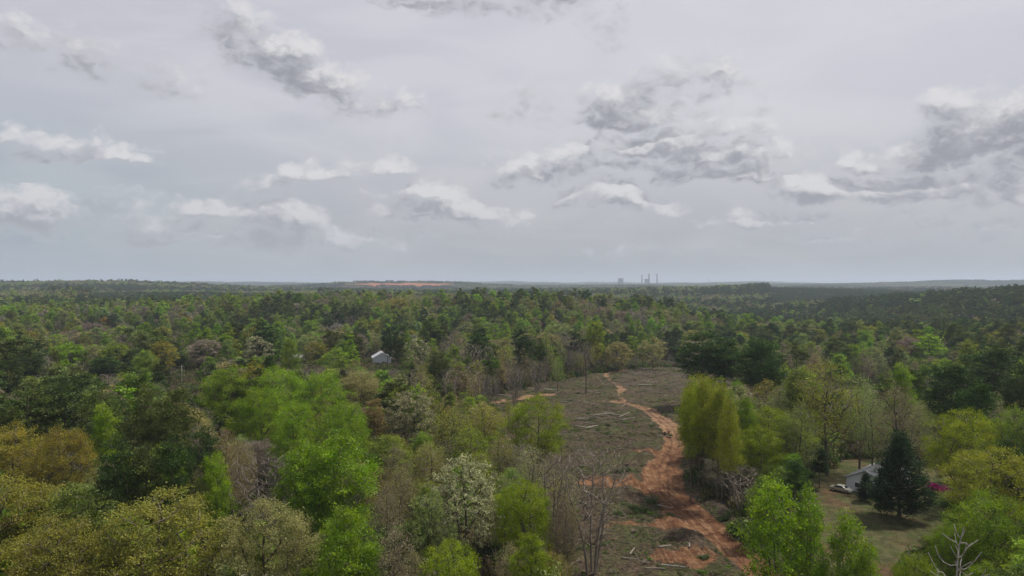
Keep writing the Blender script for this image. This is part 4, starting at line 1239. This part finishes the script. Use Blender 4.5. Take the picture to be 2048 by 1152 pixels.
def log_at(i, px, py, length, rz, tilt, lift, label, group):
    x, y = G(px, py, float(hz(*G(px, py))))
    o = link('felled_log', logs[i % 6]); s = length / 4.5
    o.location = (x, y, float(hz(x, y)) + lift); o.rotation_euler = (0, tilt, rz); o.scale = (s, min(1.6, max(.8, s)), min(1.6, max(.8, s)))
    tag(o, label, 'log', group)
k = 0
pile = [(1165,842,'left end'),(1178,848,'left end'),(1192,838,'left middle'),(1205,834,'middle'),(1216,828,'top'),(1222,840,'middle'),(1232,832,'top'),(1240,842,'right middle'),
        (1248,835,'right end'),(1256,842,'right end'),(1212,846,'front'),(1228,850,'front'),(1183,855,'front'),(1170,856,'front'),(1245,850,'front')]
adj = ['thick', 'short', 'long', 'slanting', 'pale', 'crossed', 'split', 'dark', 'level', 'bent', 'grey', 'thin', 'blunt', 'upturned', 'buried']
for j, (px, py, w_) in enumerate(pile):
    log_at(j, px, py, rng.uniform(2.5, 6.5), rng.uniform(-.7, .9), rng.uniform(-.28, .28), .2 + .9 * (py < 845) * rng.uniform(.2, 1), f'{adj[j]} grey log at the {w_} of the log pile', 'logs heaped in the clearing')
lone = [(1330,1095,'near the lower clay patch'),(1265,1105,'at the foot of the clearing'),(1310,1140,'at the bottom edge of the clearing'),(1345,1135,'beside the clay patch at the bottom'),
        (1215,1010,'left of the brush strip'),(1130,1120,'behind the leafless multi-stemmed tree'),(1150,1030,'among the stems of the leafless tree'),(1300,880,'below the track bend'),
        (1330,874,'touching the track bend'),(1290,770,'right of the upper track'),(1320,765,'under the far dark pines'),(1270,764,'by the stump in the far clearing'),(1130,805,'in the slash left of the snag'),
        (1060,800,'on the brown slash bank'),(1010,792,'on the far left slash bank'),(1100,780,'above the slash bank'),(1285,735,'on the brown crest of the clearing'),(1320,737,'on the crest beside the dark pines'),
        (1230,738,'on the crest above the snag'),(1330,1015,'on the dark brush strip'),(1260,1120,'near the foot of the slope'),(1195,1075,'by the small clay patch'),(1380,1090,'between clay patch and track')]
for j, (px, py, w_) in enumerate(lone):
    log_at(j, px, py, rng.uniform(4, 9) if py < 820 else rng.uniform(2, 4.5), rng.uniform(-1.3, 1.3), rng.uniform(-.03, .03), .16, f'single {adj[j % 15]} log lying {w_}', 'logs strewn over the clearing')
for j, (px, py, nm) in enumerate([(1270,762,'upturned dark stump beyond the upper track'),(1255,935,'dark root stump on the red mound'),(1235,945,'stump half under brush left of the red mound'),(1330,870,'low stump beside the track bend')]):
    g = np.random.default_rng(j + 50); o = [[], [], 0]
    x, y = G(px, py, float(hz(*G(px, py))))
    paths = [(np.array([[0, 0, -.2], [0, 0, .5], [.05, 0, .9], [.05, 0, .91]]), np.array([.45, .33, .3, .02]))]
    for q_ in range(9):
        a = g.uniform(0, 6.28); L = g.uniform(.8, 2.2)
        paths.append((np.array([[0, 0, .25], [math.cos(a) * L * .5, math.sin(a) * L * .5, g.uniform(.2, .9)], [math.cos(a) * L, math.sin(a) * L, g.uniform(-.1, 1.5)]]), np.array([.14, .08, .02])))
    tubes(paths, lambda r_: 8 if r_ > .2 else 5, o)
    s_ = link('tree_stump', mk_mesh('tree_stump', np.concatenate(o[0]), np.concatenate(o[1]), [M_bark], smooth=True))
    s_.location = (x, y, float(hz(x, y))); tag(s_, nm, 'stump', 'stumps left in the clearing')

# ------------------------------------------------------------------ buildings
class MB:
    def __init__(s): s.v = []; s.f = []
    def poly(s, *P):
        b = len(s.v); s.v += [tuple(p) for p in P]; s.f.append(tuple(range(b, b + len(P))))
    def box(s, x0, x1, y0, y1, z0, z1):
        b = len(s.v)
        s.v += [(x0, y0, z0), (x1, y0, z0), (x1, y1, z0), (x0, y1, z0), (x0, y0, z1), (x1, y0, z1), (x1, y1, z1), (x0, y1, z1)]
        s.f += [(b, b + 3, b + 2, b + 1), (b + 4, b + 5, b + 6, b + 7), (b, b + 1, b + 5, b + 4), (b + 1, b + 2, b + 6, b + 5), (b + 2, b + 3, b + 7, b + 6), (b + 3, b, b + 4, b + 7)]
    def prism(s, pts, y0, y1):
        """pts: (x,z) outline extruded along y"""
        n = len(pts); b = len(s.v)
        s.v += [(x, y0, z) for x, z in pts] + [(x, y1, z) for x, z in pts]
        s.f.append(tuple(range(b, b + n))); s.f.append(tuple(range(b + 2 * n - 1, b + n - 1, -1)))
        for i in range(n):
            j = (i + 1) % n; s.f.append((b + j, b + i, b + n + i, b + n + j))
    def build(s, name, mat, parent=None, bevel=0, smooth=False):
        me = bpy.data.meshes.new(name); me.from_pydata(s.v, [], s.f); me.materials.append(mat); me.update()
        if smooth: me.polygons.foreach_set('use_smooth', [True] * len(me.polygons))
        o = link(name, me, parent)
        if bevel:
            m = o.modifiers.new('bevel', 'BEVEL'); m.width = bevel; m.segments = 2; m.limit_method = 'ANGLE'
        return o
M_siding = simple('white_siding', (.60, .62, .64), .6, .08, 1.5)
M_roofg = simple('grey_shingle', (.22, .225, .235), .85, .22, 4)
M_roofw = simple('pale_metal_roof', (.52, .54, .56), .5, .1, 2)
M_glass = simple('window_glass', (.03, .035, .045), .12, .1, 1, spec=.6)
M_trim = simple('white_trim', (.75, .75, .75), .6, .05)
M_brick = simple('brick', (.26, .12, .08), .9, .3, 6)
def house(loc, rz, L, W, H, rise, label, wallm=M_siding, roofm=M_roofg, wins=True, chimney=True, porch=False, siding_lines=True):
    """ridge along local y, gables at y = 0 (near) and y = L"""
    r = empty('house', loc, rz, label=label, cat='house')
    b = MB(); b.prism([(-W / 2, 0), (W / 2, 0), (W / 2, H), (0, H + rise), (-W / 2, H)], 0, L); wl = b.build('wall', wallm, r)
    rf = MB(); th = .18; ov = .45
    k = rise / (W / 2)
    for s_ in (-1, 1):
        x1 = s_ * (W / 2 + ov); z1 = H - ov * k
        pts = [(0, H + rise + .02), (x1, z1 + .02), (x1, z1 + th), (0, H + rise + th)]
        if s_ < 0: pts = pts[::-1]
        rf.prism(pts, -ov, L + ov)
    roof = rf.build('roof', roofm, r)
    if chimney:
        c = MB(); c.box(W * .12, W * .12 + .9, L * .55, L * .55 + .7, H + rise * .4, H + rise + .9); c.build('chimney', M_brick, roof)
    if wins:
        for y in [v for v in np.arange(1.8, L - 1.5, 3.1)]:
            for s_ in (-1, 1):
                f = MB(); x = s_ * W / 2
                xa, xb = sorted((x + s_ * .003, x + s_ * .07))
                for (ya, yb, za, zb) in ((y - .6, y - .5, .9, 2.2), (y + .5, y + .6, .9, 2.2), (y - .5, y + .5, .9, 1.0), (y - .5, y + .5, 2.1, 2.2)): f.box(xa, xb, ya, yb, za, zb)
                wo_ = f.build('window', M_trim, r)
                p = MB(); xa, xb = sorted((x + s_ * .004, x + s_ * .03)); p.box(xa, xb, y - .5, y + .5, 1.0, 2.1); p.build('pane', M_glass, wo_)
        for x in (-W * .22, W * .22):
            f = MB()
            for (xa, xb, za, zb) in ((x - .55, x - .47, .9, 2.1), (x + .47, x + .55, .9, 2.1), (x - .47, x + .47, .9, 1.0), (x - .47, x + .47, 2.0, 2.1)): f.box(xa, xb, -.07, -.003, za, zb)
            wo_ = f.build('window', M_trim, r)
            p = MB(); p.box(x - .47, x + .47, -.03, -.004, 1.0, 2.0); p.build('pane', M_glass, wo_)
    if porch:
        p = MB(); p.box(W / 2 + .01, W / 2 + 2.2, L * .35, L * .65, 2.35, 2.5)
        for yy in (L * .37, L * .63): p.box(W / 2 + 2.0, W / 2 + 2.12, yy - .06, yy + .06, 0, 2.35)
        p.build('porch', M_trim, r)
    dr = MB(); dr.box(W / 2 + .003, W / 2 + .06, L * .48, L * .48 + .95, .05, 2.1); d_ = dr.build('door', M_brick, r)
    h_ = MB(); h_.box(W / 2 + .06, W / 2 + .12, L * .48 + .8, L * .48 + .86, 1.0, 1.08); h_.build('handle', M_trim, d_)
    return r
def gz(px, py):
    x, y = G(px, py); 
    for _ in range(3): x, y = G(px, py, float(hz(x, y)))
    return x, y, float(hz(x, y))
hx, hy, hzv = gz(1733, 987)
house((hx, hy, hzv - .1), R(-46), 15.5, 8.2, 2.9, 1.9, 'white ranch house with grey roof behind the dark cedar', porch=True)
hx, hy, hzv = gz(764, 732)
house((hx, hy, hzv), R(14), 12, 10.0, 4.6, 2.8, 'white gabled house deep in the woods below two tall pines', roofm=M_roofw)
hx, hy, hzv = gz(584, 721)
house((hx, hy, hzv), R(-24), 9, 6.5, 3.2, 1.8, 'small grey-roofed house in the woods left of the white gabled one', roofm=M_roofg)
hx, hy, hzv = gz(1500, 968)
house((hx, hy, hzv), R(20), 4, 3.2, 2.3, .8, 'small grey shed half hidden behind the grove', wins=False, chimney=False, roofm=M_roofw)

# parked car: silver sedan
M_paint = simple('silver_paint', (.52, .50, .45), .28, .04, 1, .55, .5)
M_rub = simple('tyre_rubber', (.02, .02, .02), .85, .1)
M_lamp = simple('lamp_glass', (.55, .52, .45), .15, .05, spec=.6)
M_chrome = simple('chrome', (.6, .6, .62), .2, .03, 1, .9, .5)
def car(loc, rz, label):
    r = empty('parked_car', loc, rz, label=label, cat='car')
    prof = [(-2.3, .35), (-2.35, .62), (-2.25, .86), (-1.55, .93), (-.95, 1.36), (-.55, 1.42), (.35, 1.42), (.62, 1.36), (1.25, .96), (2.1, .80), (2.32, .62), (2.3, .32)]
    n = len(prof); v, f = [], []
    for s_, (wy, ins) in ((0, (-.88, 1)), (1, (.88, 1))):
        for x, z in prof:
            tuck = .17 * max(0, (z - .93) / .49)
            v.append((x, wy * (1 - tuck / .88), z))
    f.append(tuple(range(n))[::-1]); f.append(tuple(range(n, 2 * n)))
    for i in range(n):
        j = (i + 1) % n; f.append((i, j, n + j, n + i))
    me = bpy.data.meshes.new('body'); me.from_pydata(v, [], f); me.materials.append(M_paint); me.update()
    bd = link('body', me, r); md = bd.modifiers.new('bevel', 'BEVEL'); md.width = .07; md.segments = 3; md.limit_method = 'ANGLE'; md.angle_limit = R(12)
    def slab(nm, pts, mat, par, t=.012):
        P = [Vector(p) for p in pts]; nrm = (P[1] - P[0]).cross(P[2] - P[0]).normalized() * t
        b = MB(); b.v = [tuple(p + nrm) for p in P] + [tuple(p) for p in P]; m = len(P)
        b.f = [tuple(range(m)), tuple(range(2 * m - 1, m - 1, -1))] + [((i + 1) % m, i, m + i, m + (i + 1) % m) for i in range(m)]
        return b.build(nm, mat, par)
    slab('windshield', [(1.18, -.72, 1.0), (1.18, .72, 1.0), (.66, .62, 1.35), (.66, -.62, 1.35)], M_glass, r, .02)
    slab('rear_window', [(-1.5, .72, .98), (-1.5, -.72, .98), (-1.0, -.62, 1.34), (-1.0, .62, 1.34)], M_glass, r, .02)
    for s_ in (-1, 1):
        P = [(-1.2, s_ * .865, .98), (1.05, s_ * .865, .98), (.55, s_ * .745, 1.34), (-.85, s_ * .745, 1.34)]
        if s_ > 0: P = P[::-1]
        slab('side_window', P, M_glass, r, .02)
        slab('headlight', [(2.30, s_ * .50 - .15, .58), (2.30, s_ * .50 + .15, .58), (2.25, s_ * .50 + .15, .72), (2.25, s_ * .50 - .15, .72)], M_lamp, r, .05)
        for x in (-1.42, 1.42):
            b = MB(); m = 18
            for yy, rr in ((s_ * .70, .31), (s_ * .905, .31)):
                for i in range(m): b.v.append((x + rr * math.cos(i * 2 * math.pi / m), yy, .31 + rr * math.sin(i * 2 * math.pi / m)))
            b.f = [tuple(range(m)), tuple(range(2 * m - 1, m - 1, -1))] + [((i + 1) % m, i, m + i, m + (i + 1) % m) for i in range(m)]
            wh = b.build('wheel', M_rub, r)
            b = MB()
            for yy, rr in ((s_ * .90, .19), (s_ * .915, .18)):
                for i in range(m): b.v.append((x + rr * math.cos(i * 2 * math.pi / m), yy, .31 + rr * math.sin(i * 2 * math.pi / m)))
            b.f = [tuple(range(m)), tuple(range(2 * m - 1, m - 1, -1))] + [((i + 1) % m, i, m + i, m + (i + 1) % m) for i in range(m)]
            b.build('rim', M_chrome, wh)
    b = MB(); b.box(2.28, 2.36, -.8, .8, .38, .52); b.build('bumper', M_chrome, r)
    return r
cx_, cy_, cz_ = gz(1684, 984)
car((cx_, cy_, cz_ + .02), R(-48), 'silver sedan parked at the gable end of the white house')

# flowering bushes by the house
def shrub(px, py, s_, tint, label, nm='azalea_bush', z=1.0):
    x, y, zz = gz(px, py)
    r = empty(nm, (x, y, zz), 0, label=label, cat='bush', group='azalea bushes at the white house' if nm == 'azalea_bush' else None)
    me = bush_mesh('flowers', int(px), 1500, 1.0, .15, 24)
    c = link('crown', me, r); c['tint'] = [float(q_) for q_ in tint]; r.scale = (s_, s_, s_ * z)
shrub(1876, 990, 2.3, (.24, .012, .11), 'magenta azalea bush at the right end of the white house')
shrub(1752, 986, 1.0, (.45, .03, .05), 'small red azalea bush half behind the big cedar')

for bx_, by_, bs_, lab_ in ((1252, 946, 2.6, 'dark brush heap on the red mound left of the track'), (1305, 1003, 2.3, 'low dark green brush heap in the middle of the clay'), (1262, 1016, 1.9, 'small brush heap at the left end of the green strip'),
                            (1335, 1036, 2.0, 'brush heap between the two lower clay patches'), (1232, 1030, 1.8, 'scrubby green brush behind the leafless multi-stemmed tree'), (1340, 872, 1.3, 'little brush heap touching the track bend'),
                            (1215, 852, 1.6, 'green scrub growing at the foot of the log pile'), (1150, 862, 1.7, 'green scrub at the left end of the log pile'), (1410, 1118, 1.4, 'green scrub beside the lowest stretch of track'),
                            (1160, 1105, 1.8, 'green scrub at the foot of the leafless multi-stemmed tree')):
    x, y, zz = gz(bx_, by_)
    r = empty('brush_heap', (x, y, zz), bx_, label=lab_, cat='brush', group='brush heaps in the clearing')
    c = link('twigs', bush_mesh('twigs', bx_, 900, 1.0, .13, 60), r); c['tint'] = [.075, .105, .035]; r.scale = (bs_, bs_ * .7, bs_ * .4)

# small road, utility poles, distant bits
M_road = simple('asphalt', (.16, .16, .165), .9, .15, 1)
M_pole = simple('pole_wood', (.30, .27, .23), .9, .2, 3)
def strip(name, pts, wid, mat, lift=.05):
    v, f = [], []
    P = []
    for (a, b) in zip(pts[:-1], pts[1:]):
        for i in range(12): P.append((a[0] + (b[0] - a[0]) * i / 12, a[1] + (b[1] - a[1]) * i / 12))
    P.append(pts[-1])
    P = np.array(P); T = np.gradient(P, axis=0); T /= np.linalg.norm(T, axis=1)[:, None]; Nn = np.stack([-T[:, 1], T[:, 0]], -1)
    for k_ in range(5):
        q_ = P + Nn * wid * (k_ / 4 - .5); 
        v.append(np.stack([q_[:, 0], q_[:, 1], hz(q_[:, 0], q_[:, 1]) + lift], -1))
    v = np.stack(v, 1); m = len(P)
    Qd = np.array([[i * 5 + j, i * 5 + j + 1, (i + 1) * 5 + j + 1, (i + 1) * 5 + j] for i in range(m - 1) for j in range(4)])
    return link(name, mk_mesh(name, v.reshape(-1, 3), Qd, [mat], smooth=True))
tag(strip('country_road', [G(330, 772), G(362, 767), G(392, 770), G(404, 778)], 5.5, M_road, .18), 'short grey stretch of road seen between the woods', kind='structure')
def pole(px, py, h, label):
    x, y, z = gz(px, py)
    r = empty('utility_pole', (x, y, z), R(20), label=label, cat='utility pole', group='utility poles along the country road')
    o = [[], [], 0]; tubes([(np.array([[0, 0, -.3], [0, 0, h * .5], [0, 0, h], [0, 0, h + .01]]), np.array([.17, .15, .12, .01]))], lambda q_: 8, o)
    link('pole', mk_mesh('pole', np.concatenate(o[0]), np.concatenate(o[1]), [M_pole], smooth=True), r)
    b = MB(); b.box(-1.2, 1.2, .14, .26, h - .9, h - .76); b.build('crossarm', M_pole, r)
    b = MB()
    for q_ in (-1.0, 1.0): b.box(q_ - .06, q_ + .06, .14, .26, h - .757, h - .56)
    b.build('insulator', M_trim, r)
pole(363, 768, 8.5, 'grey utility pole beside the small road')
pole(505, 738, 9.5, 'utility pole behind the big green clump')

# ------------------------------------------------------------------ far landmarks
PD = 8000.
QK = PD / 14000.
M_conc = simple('stack_concrete', (.16, .16, .17), .9, .08, .02)
M_mast = simple('mast_steel', (.25, .24, .25), .6, .1)
def lathe(name, prof, mat, parent, seg=28):
    v, f = [], []
    for r_, z in prof:
        for i in range(seg): v.append((r_ * math.cos(i * 2 * math.pi / seg), r_ * math.sin(i * 2 * math.pi / seg), z))
    for k_ in range(len(prof) - 1):
        for i in range(seg): f.append((k_ * seg + i, k_ * seg + (i + 1) % seg, (k_ + 1) * seg + (i + 1) % seg, (k_ + 1) * seg + i))
    f.append(tuple(range((len(prof) - 1) * seg, len(prof) * seg)))
    me = bpy.data.meshes.new(name); me.from_pydata(v, [], f); me.materials.append(mat); me.update(); me.polygons.foreach_set('use_smooth', [True] * (len(f) - 1) + [False])
    return link(name, me, parent)
def at_far(px, d): return ((px - 1024) / F * d, d)
def z_at(py, d): return CAM_H + (YH - py) / F * d
for px, py, w_, lab in ((1284, 549.5, 11, 'slimmest chimney stack of the far power plant, nearest the cooling tower'), (1298, 547, 14, 'middle smoking chimney stack beside the boiler house'), (1314, 548, 13, 'smoking chimney stack of the far power plant, farthest from the cooling tower')):
    x, y = at_far(px, PD); r = empty('chimney_stack', (x, y, 0), 0, label=lab, cat='chimney', group='power plant chimney stacks')
    h = z_at(py, PD)
    w_ *= QK
    lathe('shaft', [(w_ * 1.25, 0), (w_ * 1.1, h * .5), (w_, h - 5)], M_conc, r)
    lathe('cap', [(w_ * 1.12, h - 4.9), (w_ * 1.12, h), (w_ * .8, h + .1)], M_conc, r)
x, y = at_far(1241.5, PD); r = empty('cooling_tower', (x, y, 0), 0, label='wide round cooling tower on the skyline left of the chimneys', cat='cooling tower')
h = z_at(556.5, PD)
lathe('shell', [(62 * QK, 0), (54 * QK, h * .5), (50 * QK, h * .8), (53 * QK, h - 3)], M_conc, r)
lathe('rim', [(54 * QK, h - 2.9), (54.5 * QK, h), (50 * QK, h + .1)], M_conc, r)
x, y = at_far(1294, PD); r = empty('boiler_house', (x, y, 0), R(5), label='blocky boiler house between the power plant chimneys', cat='building')
b = MB(); b.box(-36 * QK, 26 * QK, -20, 20, 0, z_at(558.5, PD)); b.build('wall', M_conc, r, 1.0)
b = MB(); b.box(-52 * QK, -36.1 * QK, -12, 12, z_at(560, PD), z_at(558.9, PD)); b.build('conveyor', M_conc, r)
b = MB(); b.box(-38 * QK, 28 * QK, -22, 22, z_at(558.5, PD) + .1, z_at(558.5, PD) + 4); b.build('roof', M_conc, r)
# steam
def steam(px, py, path, label, dens):
    m, t, out = material('steam')
    pv = t.new('ShaderNodeVolumePrincipled'); pv.inputs['Color'].default_value = (.75, .76, .8, 1); pv.inputs['Density'].default_value = dens
    pv.inputs['Anisotropy'].default_value = .2
    t.l.new(pv.outputs[0], out.inputs['Volume'])
    x, y = at_far(px, PD); z = z_at(py, PD)
    o = [[], [], 0]
    P = np.array([[a, 0, b_] for a, b_, _ in path], float) * QK; rr = np.array([c for _, _, c in path], float) * QK
    P = np.concatenate([P[:1] - [0, 0, .1], P, P[-1:] + [0, 0, .1]]); rr = np.r_[.05, rr, .05]
    tubes([(P, rr)], lambda q_: 10, o)
    ob = link('steam_plume', mk_mesh('steam_plume', np.concatenate(o[0]), np.concatenate(o[1]), [m], smooth=True)); ob.location = (x, y, z)
    tag(ob, label, 'steam', kind='stuff')
steam(1299, 546, [(0, 2, 8), (10, 22, 10), (35, 48, 14), (60, 75, 9)], 'thin steam leaning off the middle chimney stack', .006)
steam(1313, 547, [(0, 2, 8), (-12, 25, 9), (-26, 52, 13), (-38, 78, 8)], 'thin steam leaning off the last chimney stack', .006)
steam(1241, 555, [(0, 2, 40), (-15, 30, 52), (-40, 62, 40), (-55, 85, 15)], 'faint steam over the cooling tower', .0012)
# radio mast
def mast(px, d, pyt, w_, label):
    x, y = at_far(px, d); zb = float(hz(x, y)); h = z_at(pyt, d) - zb
    o = [[], [], 0]; paths = []
    c = [(w_ * math.cos(a), w_ * math.sin(a)) for a in (0, 2.09, 4.19)]
    for (a, b_) in c: paths.append((np.array([[a, b_, 0], [a, b_, h]]), np.array([.22, .22])))
    for k_ in range(int(h / 4)):
        for i in range(3): a, b_ = c[i], c[(i + 1) % 3]; paths.append((np.array([[a[0], a[1], k_ * 4], [b_[0], b_[1], k_ * 4 + 4]]), np.array([.15, .15])))
    tubes(paths, lambda q_: 4, o)
    m = link('radio_mast', mk_mesh('radio_mast', np.concatenate(o[0]), np.concatenate(o[1]), [M_mast])); m.location = (x, y, zb)
    tag(m, label, 'mast', 'lattice masts on the skyline')
mast(1418, 6500, 554, 1.3, 'thin lattice mast on the skyline right of the power plant')
mast(925, 6500, 561, 1.0, 'short lattice mast on the skyline right of the red mine')

# ------------------------------------------------------------------ air
hzm, t, out = material('haze')
pv = t.new('ShaderNodeVolumePrincipled'); pv.inputs['Color'].default_value = (.74, .84, 1.0, 1); pv.inputs['Density'].default_value = 0.0001
pv.inputs['Anisotropy'].default_value = .15
t.l.new(pv.outputs[0], out.inputs['Volume'])
b = MB(); b.box(-25000, 25000, -25000, 25000, -60, 240)
ho = b.build('haze', hzm); tag(ho, 'pale bluish haze lying over the whole country', kind='stuff')
print('done', len(scene.objects))
